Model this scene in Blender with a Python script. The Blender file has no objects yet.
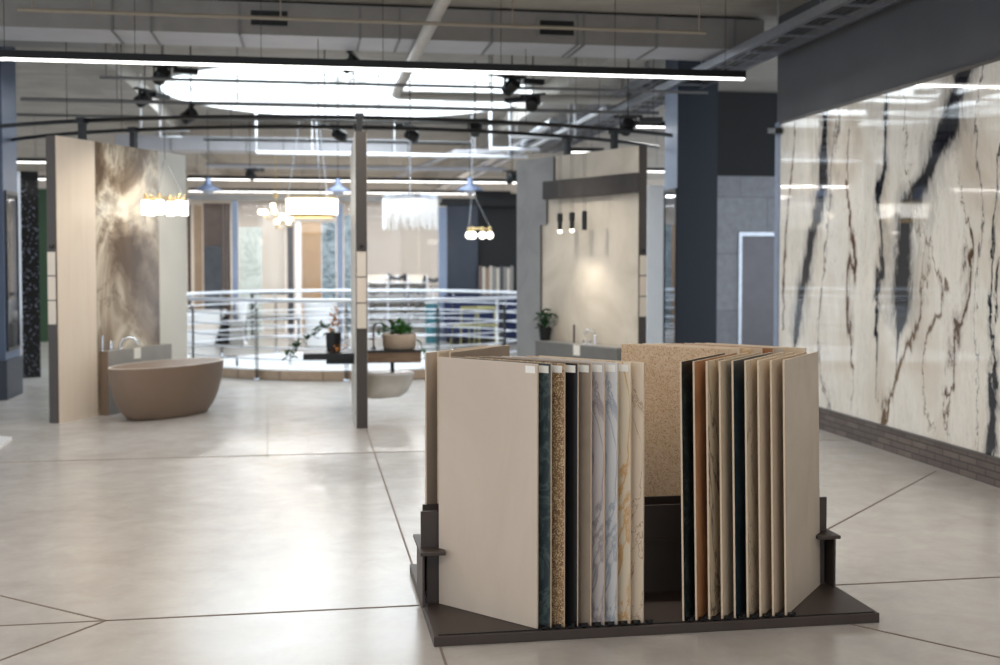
import bpy, bmesh, math, random
from mathutils import Vector, Matrix
random.seed(7)
C = bpy.context.scene.collection
PI = math.pi
R = math.radians
# ------------------------------------------------------------------ survey of the room
F = 1150.0; H = 1.67; YAW = R(9.38); TILT = R(2.0)
CS, SN = math.cos(YAW), math.sin(YAW)
Y0 = 262 + F * math.tan(TILT)
def ray(px, py):
    a = (px - 500) / F; v = (py - Y0) / F
    up = -v * math.cos(TILT) - math.sin(TILT); fw = math.cos(TILT) - v * math.sin(TILT)
    return (CS * a + SN * fw, -SN * a + CS * fw, up, fw)
def W(u, d): return (CS * u + SN * d, -SN * u + CS * d)
def PZ(px, py, z):
    r = ray(px, py); t = (z - H) / r[2]; return Vector((r[0] * t, r[1] * t, z))
def PD(px, py, d):
    r = ray(px, py); t = d / r[3]; return Vector((r[0] * t, r[1] * t, H + r[2] * t))
def PY(px, py, Y):
    r = ray(px, py); t = Y / r[1]; return Vector((r[0] * t, Y, H + r[2] * t))
def PX(px, py, X):
    r = ray(px, py); t = X / r[0]; return Vector((X, r[1] * t, H + r[2] * t))

# ------------------------------------------------------------------ materials
MATS = {}
def lin(c): return tuple(((v / 12.92) if v <= .04045 else ((v + .055) / 1.055) ** 2.4) for v in c)
def base(name):
    m = bpy.data.materials.new(name); m.use_nodes = True
    return m, m.node_tree.nodes, m.node_tree.links, m.node_tree.nodes['Principled BSDF']
def setc(b, c): b.inputs['Base Color'].default_value = (*c, 1)
def coords(n, l, scale=(1, 1, 1), rot=(0, 0, 0), src='Object'):
    t = n.new('ShaderNodeTexCoord'); mp = n.new('ShaderNodeMapping')
    mp.inputs['Scale'].default_value = scale; mp.inputs['Rotation'].default_value = rot
    l.new(t.outputs[src], mp.inputs['Vector']); return mp.outputs['Vector']
def noise(n, l, vec, scale, detail=6, rough=.6, dist=0):
    t = n.new('ShaderNodeTexNoise'); t.inputs['Scale'].default_value = scale; t.inputs['Detail'].default_value = detail
    t.inputs['Roughness'].default_value = rough; t.inputs['Distortion'].default_value = dist
    l.new(vec, t.inputs['Vector']); return t.outputs['Fac']
def ramp(n, l, fac, stops, interp='LINEAR'):
    r = n.new('ShaderNodeValToRGB'); r.color_ramp.interpolation = interp
    e = r.color_ramp.elements
    while len(e) < len(stops): e.new(.5)
    for k, (p, c) in enumerate(stops): e[k].position = p; e[k].color = (*c, 1)
    l.new(fac, r.inputs['Fac']); return r.outputs['Color']
def mix(n, l, fac, a, b, mode='MIX'):
    m = n.new('ShaderNodeMix'); m.data_type = 'RGBA'; m.blend_type = mode
    for s, v in (('Factor', fac), ('A', a), ('B', b)):
        i = [x for x in m.inputs if x.name == s and (x.type == 'VALUE' if s == 'Factor' else x.type == 'RGBA')][0]
        if hasattr(v, 'links') or hasattr(v, 'is_linked'): l.new(v, i)
        elif isinstance(v, (int, float)): i.default_value = v
        else: i.default_value = (*v, 1)
    return [o for o in m.outputs if o.type == 'RGBA'][0]
def math_(n, l, op, a, b=None, clamp=False):
    m = n.new('ShaderNodeMath'); m.operation = op; m.use_clamp = clamp
    for k, v in enumerate((a, b)):
        if v is None: continue
        if isinstance(v, (int, float)): m.inputs[k].default_value = v
        else: l.new(v, m.inputs[k])
    return m.outputs[0]
def plain(name, rgb, rough=.5, metal=0, var=.06, scale=6, spec=None):
    """colour with a slight procedural unevenness; rgb given as seen (sRGB 0-1)"""
    if name in MATS: return MATS[name]
    m, n, l, b = base(name); c = lin(rgb)
    f = noise(n, l, coords(n, l), scale, 4)
    lo = tuple(v * (1 - var) for v in c); hi = tuple(min(1, v * (1 + var)) for v in c)
    l.new(ramp(n, l, f, [(.3, lo), (.7, hi)]), b.inputs['Base Color'])
    b.inputs['Roughness'].default_value = rough; b.inputs['Metallic'].default_value = metal
    if spec is not None: b.inputs['Specular IOR Level'].default_value = spec
    MATS[name] = m; return m
def glow(name, rgb, strength):
    if name in MATS: return MATS[name]
    m, n, l, b = base(name); setc(b, (.8, .8, .8)); b.inputs['Emission Color'].default_value = (*rgb, 1)
    b.inputs['Emission Strength'].default_value = strength
    f = noise(n, l, coords(n, l), 2, 1); MATS[name] = m; return m
def stone(name, cols, scale=3, stretch=(1, 1, 1), dist=1.5, rough=.3, detail=8, rot=(0, 0, 0)):
    m, n, l, b = base(name)
    f = noise(n, l, coords(n, l, stretch, rot), scale, detail, .6, dist)
    k = len(cols)
    l.new(ramp(n, l, f, [(.25 + .5 * i / (k - 1), lin(c)) for i, c in enumerate(cols)]), b.inputs['Base Color'])
    b.inputs['Roughness'].default_value = rough; MATS[name] = m; return m
def veined(name, ground, vein, scale=2, stretch=(1, 1, 1), width=.03, rough=.3, rot=(0, 0, 0), second=None):
    m, n, l, b = base(name)
    v = coords(n, l, stretch, rot)
    f = noise(n, l, v, scale, 7, .6, 2.0)
    d = math_(n, l, 'ABSOLUTE', math_(n, l, 'SUBTRACT', f, .5))
    col = ramp(n, l, noise(n, l, v, scale * .7, 4, .5, 1), [(.3, tuple(x * .86 for x in lin(ground))), (.7, lin(ground))])
    mask = ramp(n, l, d, [(0, (1, 1, 1)), (width, (0, 0, 0))])
    col = mix(n, l, mask, col, lin(vein))
    if second:
        f2 = noise(n, l, v, scale * 1.7, 6, .6, 1.2)
        col = mix(n, l, ramp(n, l, f2, [(.55, (0, 0, 0)), (.72, (.8, .8, .8))]), col, lin(second))
    l.new(col, b.inputs['Base Color']); b.inputs['Roughness'].default_value = rough; MATS[name] = m; return m
def speckled(name, ground, speck, scale=60, thr=.35, rough=.4, third=None):
    m, n, l, b = base(name)
    v = n.new('ShaderNodeTexVoronoi'); v.inputs['Scale'].default_value = scale
    vec = coords(n, l); l.new(vec, v.inputs['Vector'])
    f = noise(n, l, vec, scale * .5, 3)
    s = math_(n, l, 'MULTIPLY', v.outputs['Distance'], math_(n, l, 'MULTIPLY', f, 2))
    mask = ramp(n, l, s, [(thr * .8, (1, 1, 1)), (thr, (0, 0, 0))])
    g = lin(ground)
    if third: g = ramp(n, l, noise(n, l, vec, scale * .25, 3), [(.4, lin(ground)), (.6, lin(third))])
    l.new(mix(n, l, mask, g, lin(speck)), b.inputs['Base Color'])
    b.inputs['Roughness'].default_value = rough; MATS[name] = m; return m
def brick_mat(name, c1, c2, mortar, sx, sy, axis_rot, rough=.7, mort=.015):
    m, n, l, b = base(name)
    v = coords(n, l, (1, 1, 1), axis_rot)
    t = n.new('ShaderNodeTexBrick'); l.new(v, t.inputs['Vector'])
    t.inputs['Color1'].default_value = (*lin(c1), 1); t.inputs['Color2'].default_value = (*lin(c2), 1); t.inputs['Mortar'].default_value = (*lin(mortar), 1)
    t.inputs['Scale'].default_value = 1; t.inputs['Brick Width'].default_value = sx; t.inputs['Row Height'].default_value = sy; t.inputs['Mortar Size'].default_value = mort
    f = noise(n, l, v, 9, 5)
    l.new(mix(n, l, .25, t.outputs['Color'], ramp(n, l, f, [(.3, (.02, .02, .02)), (.7, (.5, .5, .5))]), 'OVERLAY'), b.inputs['Base Color'])
    b.inputs['Roughness'].default_value = rough; MATS[name] = m; return m
def glass(name, tint=(.9, .95, 1), refl=.12):
    m, n, l, b = base(name); n.remove(b)
    out = n['Material Output']; tr = n.new('ShaderNodeBsdfTransparent'); gl = n.new('ShaderNodeBsdfGlossy'); mx = n.new('ShaderNodeMixShader')
    tr.inputs['Color'].default_value = (*tint, 1); gl.inputs['Roughness'].default_value = .03
    fr = n.new('ShaderNodeLayerWeight'); fr.inputs['Blend'].default_value = .25
    l.new(math_(n, l, 'ADD', math_(n, l, 'MULTIPLY', fr.outputs['Facing'], .25), refl, True), mx.inputs[0])
    l.new(tr.outputs[0], mx.inputs[1]); l.new(gl.outputs[0], mx.inputs[2]); l.new(mx.outputs[0], out.inputs['Surface'])
    MATS[name] = m; return m

# ---- polished concrete floor
def floor_material():
    m, n, l, b = base('polished_concrete')
    v = coords(n, l)
    f1 = noise(n, l, v, .45, 8, .62, .6); f2 = noise(n, l, v, 3.5, 8, .7, .4); f3 = noise(n, l, coords(n, l, (.35, 2.2, 1)), 1.1, 6, .6, 1)
    c = ramp(n, l, f1, [(.3, lin((.655, .635, .615))), (.5, lin((.705, .69, .672))), (.72, lin((.75, .738, .722)))])
    c = mix(n, l, .24, c, ramp(n, l, f2, [(.3, lin((.56, .53, .50))), (.65, lin((.80, .78, .76)))]))
    c = mix(n, l, ramp(n, l, f3, [(.60, (0, 0, 0)), (.80, (.22, .22, .22))]), c, lin((.55, .53, .50)))
    l.new(c, b.inputs['Base Color'])
    l.new(math_(n, l, 'ADD', math_(n, l, 'MULTIPLY', f2, .12), .18), b.inputs['Roughness'])
    b.inputs['Specular IOR Level'].default_value = .55
    bp = n.new('ShaderNodeBump'); bp.inputs['Strength'].default_value = .012; bp.inputs['Distance'].default_value = .02
    l.new(f1, bp.inputs['Height']); l.new(bp.outputs[0], b.inputs['Normal'])
    return m
M_FLOOR = floor_material()

# ---- large bookmatched marble slab with dark vertical veins. Object coords: y along the wall, z up
def slab_material(veins, ylo, yhi, zlo, zhi):
    m, n, l, b = base('white_marble_with_black_veins')
    tc = n.new('ShaderNodeTexCoord'); sp = n.new('ShaderNodeSeparateXYZ'); l.new(tc.outputs['Object'], sp.inputs[0])
    v = tc.outputs['Object']
    zz = n.new('ShaderNodeMapRange'); l.new(sp.outputs['Z'], zz.inputs['Value']); zz.inputs['From Min'].default_value = zlo; zz.inputs['From Max'].default_value = zhi
    yy = sp.outputs['Y']
    vs = coords(n, l, (1, 1, .35))
    big = noise(n, l, vs, 2.6, 6, .6, .8); fine = noise(n, l, vs, 11, 6, .7, .6)
    wob = math_(n, l, 'ADD', math_(n, l, 'MULTIPLY', math_(n, l, 'SUBTRACT', big, .5), .30), math_(n, l, 'MULTIPLY', math_(n, l, 'SUBTRACT', fine, .5), .11))
    cloud = noise(n, l, coords(n, l, (1, 1.1, .42)), 1.2, 6, .5, 1.2)
    col = ramp(n, l, cloud, [(.26, lin((.74, .70, .64))), (.42, lin((.84, .81, .76))), (.55, lin((.90, .885, .85))), (.75, lin((.87, .85, .81)))])
    # soft grey brown streaks following the bedding
    st = noise(n, l, coords(n, l, (1, 3.0, .30)), 2.2, 9, .68, 2.2)
    d = math_(n, l, 'ABSOLUTE', math_(n, l, 'SUBTRACT', st, .52))
    col = mix(n, l, math_(n, l, 'MULTIPLY', ramp(n, l, d, [(0, (1, 1, 1)), (.012, (0, 0, 0))]), .30), col, lin((.56, .49, .43)))
    st2 = noise(n, l, coords(n, l, (1, 2.2, .5)), 3.1, 9, .7, 2.6)
    d2 = math_(n, l, 'ABSOLUTE', math_(n, l, 'SUBTRACT', st2, .5))
    thinm = math_(n, l, 'MULTIPLY', ramp(n, l, d2, [(0, (1, 1, 1)), (.012, (0, 0, 0))]), ramp(n, l, cloud, [(.45, (0, 0, 0)), (.65, (.5, .5, .5))]))
    col = mix(n, l, thinm, col, lin((.36, .33, .32)))
    rag = noise(n, l, coords(n, l, (1, 1, .3)), 7, 7, .75, 1.5)
    for pts, width, colr, amp in veins:   # pts: [(z, y, w)]
        cu = n.new('ShaderNodeFloatCurve'); cw = n.new('ShaderNodeFloatCurve')
        for node, idx in ((cu, 1), (cw, 2)):
            c = node.mapping.curves[0]; node.mapping.use_clip = False
            P = sorted([((p[0] - zlo) / (zhi - zlo), ((p[1] - ylo) / (yhi - ylo) if idx == 1 else p[2])) for p in pts])
            while len(c.points) < len(P): c.points.new(.5, .5)
            for q, (a, bb) in zip(c.points, P): q.location = (a, bb)
            node.mapping.update(); l.new(zz.outputs[0], node.inputs['Value'])
        yc = math_(n, l, 'ADD', math_(n, l, 'MULTIPLY', cu.outputs[0], yhi - ylo), ylo)
        dist = math_(n, l, 'ABSOLUTE', math_(n, l, 'SUBTRACT', math_(n, l, 'ADD', yy, math_(n, l, 'MULTIPLY', wob, amp)), yc))
        wd = math_(n, l, 'MULTIPLY', math_(n, l, 'MULTIPLY', cw.outputs[0], width), math_(n, l, 'ADD', math_(n, l, 'MULTIPLY', rag, 3.6), -.75))
        q = math_(n, l, 'DIVIDE', dist, math_(n, l, 'MAXIMUM', wd, .0005))
        halo = ramp(n, l, q, [(.6, (.55, .55, .55)), (1.0, (0, 0, 0))]); 
        q2 = math_(n, l, 'MULTIPLY', q, .42)
        halo = ramp(n, l, q2, [(.3, (.5, .5, .5)), (1.0, (0, 0, 0))])
        col = mix(n, l, halo, col, lin(tuple(min(1, x * .6 + .30) for x in colr)))
        core = ramp(n, l, q, [(.5, (1, 1, 1)), (1.0, (0, 0, 0))])
        col = mix(n, l, core, col, lin(colr))
    l.new(col, b.inputs['Base Color']); b.inputs['Roughness'].default_value = .04
    b.inputs['Specular IOR Level'].default_value = .6
    return m

M = dict(
    dark=plain('dark_bronze_metal', (.27, .245, .225), .42, .3),
    rack=plain('brown_powder_coated_steel', (.245, .205, .185), .5, .1),
    black=plain('black_metal', (.07, .072, .078), .4, .2),
    blackwall=plain('black_painted_wall', (.085, .09, .095), .6, 0),
    navy=plain('navy_paint', (.115, .15, .20), .45, 0),
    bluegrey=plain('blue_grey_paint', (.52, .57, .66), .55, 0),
    bulk=plain('charcoal_plaster', (.31, .315, .33), .75, 0, .08, 2),
    rail=plain('pale_rail_steel', (.86, .88, .91), .3, .35), steel=plain('brushed_steel', (.78, .80, .83), .25, 1),
    chrome=plain('chrome', (.85, .86, .88), .12, 1),
    white=plain('white_enamel', (.93, .935, .94), .25, 0, .02),
    wpipe=plain('white_painted_pipe', (.88, .89, .91), .4, 0, .03),
    galv=plain('galvanised_steel', (.63, .64, .67), .35, .75, .12, 20),
    duct=plain('duct_grey', (.55, .535, .52), .5, .15, .10, 3),
    ductw=plain('duct_pale', (.70, .70, .72), .5, .1, .06, 3),
    gpipe=plain('grey_pipe', (.47, .47, .47), .5, .2),
    bpipe=plain('beige_pipe', (.60, .56, .50), .5, .1),
    brass=plain('brass', (.80, .70, .50), .3, .9),
    taupe=plain('taupe_solid_surface', (.475, .40, .34), .55, 0, .04, 3),
    basin=plain('cream_basin_inside', (.90, .86, .82), .35, 0, .02),
    greystone=plain('grey_stone_tile', (.56, .55, .53), .45, 0, .09, 5),
    cream=plain('cream_board', (.83, .79, .73), .55, 0, .03, 2),
    creamwall=plain('cream_wall', (.80, .76, .71), .6, 0, .03, 1),
    beigetile=plain('beige_kerb_tile', (.76, .68, .58), .4, 0, .06, 4),
    leaf=plain('green_leaf', (.20, .42, .14), .45, 0, .35, 18),
    leaf2=plain('dark_green_leaf', (.10, .27, .10), .45, 0, .3, 18),
    flower=plain('orange_brown_blossom', (.72, .48, .25), .6, 0, .4, 40),
    soil=plain('dark_soil', (.12, .09, .07), .9),
    edge=plain('tile_edge_tan', (.80, .72, .62), .6, 0, .08, 30),
    sticker=plain('white_sticker', (.92, .91, .88), .5, 0, .02),
    yellow=plain('yellow_green_seat', (.60, .58, .38), .5),
    blue=plain('deep_blue_upholstery', (.10, .14, .30), .8),
    teal=plain('teal_lacquer', (.20, .40, .44), .4),
    green=plain('dark_green_paint', (.16, .27, .17), .6),
    slate=plain('slate_grey_glass_panel', (.23, .25, .29), .18, 0, .15, 1.2),
    amber=plain('amber_wood_slats', (.62, .48, .34), .45, 0, .15, 5),
    tanwood=plain('tan_wood', (.60, .50, .40), .5, 0, .1, 5),
    mauve=plain('mauve_grey_curtain', (.47, .41, .38), .8, 0, .12, 3),
    darkpanel=plain('dark_grey_stone_panel', (.30, .31, .33), .3, 0, .25, 3),
    led=glow('led_strip_white', (1, .98, .94), 4),
    lamp=glow('lamp_glass_lit', (1, .93, .82), 3.5),
    warm=glow('warm_bulb', (1, .82, .55), 8),
    fringe=glow('lit_glass_fringe', (1, .96, .90), .12),
    sky=glow('bright_sky_behind_glass', (.84, .95, 1), 1.7),
    screen=plain('white_display', (.9, .9, .9), .5),
)
GLASS = glass('clear_glass', (.97, .98, 1), .03)
def concrete():
    m, n, l, b = base('board_marked_concrete')
    v = coords(n, l); f = noise(n, l, v, 1.1, 8, .65, .5); g = noise(n, l, coords(n, l, (.3, 6, 1)), 2, 4)
    c = ramp(n, l, f, [(.3, lin((.55, .535, .51))), (.7, lin((.69, .675, .65)))])
    l.new(mix(n, l, .35, c, ramp(n, l, g, [(.35, lin((.50, .47, .43))), (.65, lin((.69, .67, .63)))])), b.inputs['Base Color'])
    b.inputs['Roughness'].default_value = .8; return m
M_CONC = concrete()

# ------------------------------------------------------------------ mesh builder
class MB:
    def __init__(s): s.v = []; s.f = []; s.m = []; s.cur = 0
    def add(s, vs, fs, mi=None):
        o = len(s.v); s.v += [tuple(v) for v in vs]; s.f += [tuple(i + o for i in f) for f in fs]
        s.m += [s.cur if mi is None else mi] * len(fs); return s
    def box(s, x0, x1, y0, y1, z0, z1, mi=None):
        x0, x1 = sorted((x0, x1)); y0, y1 = sorted((y0, y1)); z0, z1 = sorted((z0, z1))
        vs = [(x, y, z) for z in (z0, z1) for y in (y0, y1) for x in (x0, x1)]
        return s.add(vs, [(0, 2, 3, 1), (4, 5, 7, 6), (0, 1, 5, 4), (2, 6, 7, 3), (0, 4, 6, 2), (1, 3, 7, 5)], mi)
    def bar(s, a, b, w, h, mi=None):
        """rectangular bar from a to b; w sideways, h upright"""
        a = Vector(a); b = Vector(b); d = (b - a).normalized()
        up = Vector((0, 0, 1)) if abs(d.z) < .95 else Vector((0, 1, 0))
        sd = d.cross(up).normalized() * w / 2; u = sd.cross(d).normalized() * h / 2
        vs = [p + i * sd + j * u for p in (a, b) for i, j in ((-1, -1), (1, -1), (1, 1), (-1, 1))]
        return s.add(vs, [(3, 2, 1, 0), (4, 5, 6, 7), (0, 1, 5, 4), (1, 2, 6, 5), (2, 3, 7, 6), (3, 0, 4, 7)], mi)
    def tube(s, pts, r, n=10, closed=False, mi=None):
        pts = [Vector(p) for p in pts]; k = len(pts); vs = []; fs = []
        rs = r if isinstance(r, (list, tuple)) else [r] * k
        pu = None
        for i, p in enumerate(pts):
            if closed: d = (pts[(i + 1) % k] - pts[i - 1])
            else: d = pts[min(i + 1, k - 1)] - pts[max(i - 1, 0)]
            d.normalize()
            if pu is None:
                ref = Vector((0, 0, 1)) if abs(d.z) < .9 else Vector((1, 0, 0)); pu = d.cross(ref).normalized()
            pu = (pu - d * pu.dot(d)).normalized(); w = d.cross(pu)
            for j in range(n):
                a = 2 * PI * j / n; vs.append(p + (pu * math.cos(a) + w * math.sin(a)) * rs[i])
        for i in range(k if closed else k - 1):
            for j in range(n):
                a = i * n + j; b = i * n + (j + 1) % n; i2 = (i + 1) % k
                fs.append((a, b, i2 * n + (j + 1) % n, i2 * n + j))
        if not closed: fs += [tuple(range(n))[::-1], tuple((k - 1) * n + j for j in range(n))]
        return s.add(vs, fs, mi)
    def lathe(s, prof, c=(0, 0, 0), n=24, sx=1, sy=1, rot=0, mi=None, caps=True):
        vs = []; fs = []
        for (r, z) in prof:
            for j in range(n):
                a = 2 * PI * j / n; x = r * sx * math.cos(a); y = r * sy * math.sin(a)
                vs.append((c[0] + x * math.cos(rot) - y * math.sin(rot), c[1] + x * math.sin(rot) + y * math.cos(rot), c[2] + z))
        for i in range(len(prof) - 1):
            for j in range(n): fs.append((i * n + j, i * n + (j + 1) % n, (i + 1) * n + (j + 1) % n, (i + 1) * n + j))
        if caps:
            if prof[0][0] > 1e-4: fs.append(tuple(range(n))[::-1])
            if prof[-1][0] > 1e-4: fs.append(tuple((len(prof) - 1) * n + j for j in range(n)))
        return s.add(vs, fs, mi)
    def prism(s, poly, z0, z1, mi=None):
        n = len(poly); vs = [(x, y, z0) for x, y in poly] + [(x, y, z1) for x, y in poly]
        return s.add(vs, [tuple(range(n))[::-1], tuple(range(n, 2 * n))] + [(i, (i + 1) % n, n + (i + 1) % n, n + i) for i in range(n)], mi)
    def sphere(s, c, r, n=12, sz=1, mi=None):
        return s.lathe([(r * math.sin(PI * i / (n // 2 + 2)) if 0 < i < n // 2 + 2 else .0001, -r * sz * math.cos(PI * i / (n // 2 + 2))) for i in range(n // 2 + 3)], c, n, mi=mi, caps=False)
    def build(s, name, mat, parent=None, smooth=False, bevel=0, loc=None):
        me = bpy.data.meshes.new(name); me.from_pydata(s.v, [], s.f)
        for m_ in (mat if isinstance(mat, (list, tuple)) else [mat]): me.materials.append(m_)
        me.polygons.foreach_set('material_index', s.m)
        bm = bmesh.new(); bm.from_mesh(me); bmesh.ops.recalc_face_normals(bm, faces=bm.faces); bm.to_mesh(me); bm.free()
        if smooth:
            me.polygons.foreach_set('use_smooth', [True] * len(me.polygons))
            try: me.set_sharp_from_angle(angle=R(40))
            except Exception: pass
        o = bpy.data.objects.new(name, me); C.objects.link(o)
        if parent is not None: o.parent = parent
        if loc is not None: o.location = loc
        if bevel:
            b = o.modifiers.new('bevel', 'BEVEL'); b.width = bevel; b.segments = 2; b.limit_method = 'ANGLE'
        return o
def tag(o, label, cat, group=None, kind=None):
    if label: o['label'] = label
    if cat: o['category'] = cat
    if group: o['group'] = group
    if kind: o['kind'] = kind
    return o
def thing(name, label, cat, loc=(0, 0, 0), rz=0, group=None):
    o = bpy.data.objects.new(name, None); C.objects.link(o); o.empty_display_size = .1
    o.location = loc; o.rotation_euler = (0, 0, rz); return tag(o, label, cat, group)
def struct(name, mb, mat, parent=None, **k):
    o = mb.build(name, mat, parent, **k)
    if parent is None: o['kind'] = 'structure'
    return o
def copy_tree(o, parent=None):
    c = o.copy(); C.objects.link(c); c.parent = parent
    for ch in list(o.children): copy_tree(ch, c)
    return c
def at(o, loc, rz=0): o.location = loc; o.rotation_euler = (0, 0, rz); return o
def arc(c, r, a0, a1, z, n=40): return [(c[0] + r * math.cos(a0 + (a1 - a0) * i / n), c[1] + r * math.sin(a0 + (a1 - a0) * i / n), z) for i in range(n + 1)]

# ------------------------------------------------------------------ the setting
CEN = W(-2.4, 18.6)         # centre of the round skylight and of the ring of display walls
RAIL = W(-2.35, 18.95)      # centre of the round floor opening
WALLX = 5.06; CEILZ = 4.36
def ring_slab(cen, r, half, z0, z1, ext):
    mb = MB(); n = 64; a = [2 * PI * i / n for i in range(n)]
    inn = [(cen[0] + r * math.cos(t), cen[1] + r * math.sin(t)) for t in a]
    out = []
    for t in a:
        k = half / max(abs(math.cos(t)), abs(math.sin(t))); out.append((cen[0] + k * math.cos(t), cen[1] + k * math.sin(t)))
    vs = [(x, y, z) for z in (z0, z1) for x, y in inn + out]; fs = []
    for i in range(n):
        j = (i + 1) % n
        fs += [(i, j, n + j, n + i), (2 * n + i, 3 * n + i, 3 * n + j, 2 * n + j), (i, 2 * n + i, 2 * n + j, j)]
    mb.add(vs, fs)
    x0, x1, y0, y1 = ext; cx, cy = cen
    mb.box(x0, cx - half, y0, y1, z0, z1).box(cx + half, x1, y0, y1, z0, z1)
    mb.box(cx - half, cx + half, y0, cy - half, z0, z1).box(cx - half, cx + half, cy + half, y1, z0, z1)
    return mb
EXT = (-13, 12, -6, 40)
fl = struct('floor', ring_slab(RAIL, 2.72, 4, -.35, 0, EXT), M_FLOOR)
struct('ceiling', ring_slab(CEN, 3.02, 4, CEILZ, CEILZ + .3, EXT), M_CONC)
lo = MB().box(RAIL[0] - 6, RAIL[0] + 6, RAIL[1] - 6, RAIL[1] + 6, -3.9, -3.6); struct('floor_lower', lo, M_FLOOR)
# joints cut in the concrete
jm = MB()
def joint(a, b, w=.011): jm.bar((a[0], a[1], .0012), (b[0], b[1], .0012), w, .0024)
XJ = .548; YJ = 5.53
joint((XJ, 0), (XJ, 15.5)); joint((-8, YJ), (.515, YJ)); joint((.52, YJ), (6 - .95, YJ))
joint((-8, 10.08), (5.05, 10.08)); joint(PZ(267.5, 457, 0), PZ(267.5, 396, 0), .007)
hub = PZ(104, 624, 0); hub.y = YJ; q1 = PZ(-20, 591, 0); q2 = PZ(-20, 668, 0); joint(hub, q1); joint(hub, q2)
q3 = PZ(936, 471, 0); q4 = PZ(830, 528, 0); joint(q3, q4 + (q4 - q3) * .35)
q5 = PZ(1010, 660, 0); q6 = PZ(840, 622, 0); joint(q5, q6 + (q6 - q5) * .1)
jo = jm.build('floor_joint', plain('dark_joint_filler', (.47, .42, .38), .8), fl)

# right wall, its plinth and the marble slab
wl = MB().box(WALLX + .03, WALLX + .35, -6, PX(773, 300, WALLX).y, 0, CEILZ)
struct('wall_right', wl, M['bulk'])
MY1 = PX(779.5, 300, WALLX).y; MZ1 = PX(780, 125, WALLX).z; MZ0 = .215
pl = MB().box(WALLX - .035, WALLX + .03, -6, MY1 + .12, 0, MZ0 - .012)
struct('baseboard_right', pl, brick_mat('grey_brown_brick', (.44, .395, .37), (.355, .315, .30), (.25, .225, .215), .24, .055, (R(-90), R(-90), 0), .6, .006))
tr = MB().box(WALLX - .045, WALLX + .03, -6, MY1 + .12, MZ0 - .012, MZ0)
struct('trim_1', tr, plain('plinth_cap', (.33, .31, .30), .5))
tr = MB().box(WALLX - .012, WALLX + .03, -6, MY1, MZ1, MZ1 + .03); struct('trim_2', tr, M['dark'])
def vp(px, py, w):  # a vein's point read off the slab
    p = PX(px, py, WALLX); return (p.z, p.y, w)
BK = (.12, .13, .16); BR = (.36, .27, .21)
veins = [
    ([vp(826, 100, .5), vp(824, 150, .9), vp(822, 195, 1), vp(812, 240, .8), vp(803, 290, .9), vp(797, 330, .7), vp(795, 350, .2), vp(795, 410, .0)], .135, BK, .8),
    ([vp(966, 70, .9), vp(956, 100, .8), vp(946, 135, 1.1), vp(930, 170, .7), vp(914, 200, 1.1), vp(906, 235, 1.0), vp(904, 275, 1.0), vp(899, 318, .8), vp(896, 345, .1), vp(896, 410, 0)], .17, BK, .8),
    ([vp(885, 100, .5), vp(884, 160, .9), vp(880, 210, 1), vp(882, 250, .8), vp(880, 300, .6), vp(878, 350, .5), vp(878, 400, .1)], .042, BK, 1.3),
    ([vp(848, 120, .1), vp(850, 210, .6), vp(852, 260, 1), vp(848, 300, 1), vp(850, 345, .6), vp(852, 400, .1)], .03, BR, 1.7),
    ([vp(795, 130, .2), vp(790, 200, .7), vp(785, 260, .8), vp(783, 330, .2)], .03, BR, 1.3),
    ([vp(955, 60, .0), vp(958, 200, .1), vp(970, 245, .8), vp(966, 290, 1), vp(955, 340, 1), vp(948, 380, .4), vp(950, 450, .1)], .034, BR, 2.0),
    ([vp(925, 200, .0), vp(922, 300, .3), vp(905, 345, 1), vp(890, 390, 1), vp(884, 425, .8)], .036, (.40, .31, .22), 2.2),
    ([vp(1000, 200, .2), vp(996, 300, .3), vp(997, 380, .8), vp(993, 430, 1.3), vp(990, 455, 1.2)], .05, BK, 1.6),
    ([vp(905, 95, .2), vp(912, 160, .4), vp(925, 230, .3), vp(948, 300, .9), vp(925, 350, .8), vp(930, 420, .3)], .022, (.42, .34, .26), 2.6),
    ([vp(985, 60, .6), vp(975, 130, .9), vp(982, 200, .6), vp(980, 300, .4), vp(975, 440, .3)], .014, (.38, .36, .36), 1.6),
    ([vp(838, 110, .3), vp(832, 190, .8), vp(826, 260, .5), vp(820, 330, .8), vp(826, 400, .7)], .020, (.50, .46, .44), 2.0),
    ([vp(1040, 100, .8), vp(1035, 250, 1), vp(1030, 400, .5)], .06, BK, 1.4),
]
mar = MB().box(WALLX - .006, WALLX + .03, -1.5, MY1, MZ0, MZ1)
mo = mar.build('marble_slab', slab_material(veins, 4.0, 13.0, .2, 3.3))
tag(mo, 'huge polished white marble slab with black veins covering the right wall', 'marble slab')
tr = MB().box(WALLX - .02, WALLX + .03, MY1, MY1 + .11, 0.2, MZ1 + .03); struct('trim_3', tr, M['bluegrey'])
cl = MB().bar(PX(771, 131, WALLX - .06), PX(779, 130.5, WALLX - .06), .08, .06)
tag(cl.build('wall_bracket', M['black']), 'small black bracket at the top corner of the marble wall', 'bracket')

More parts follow.
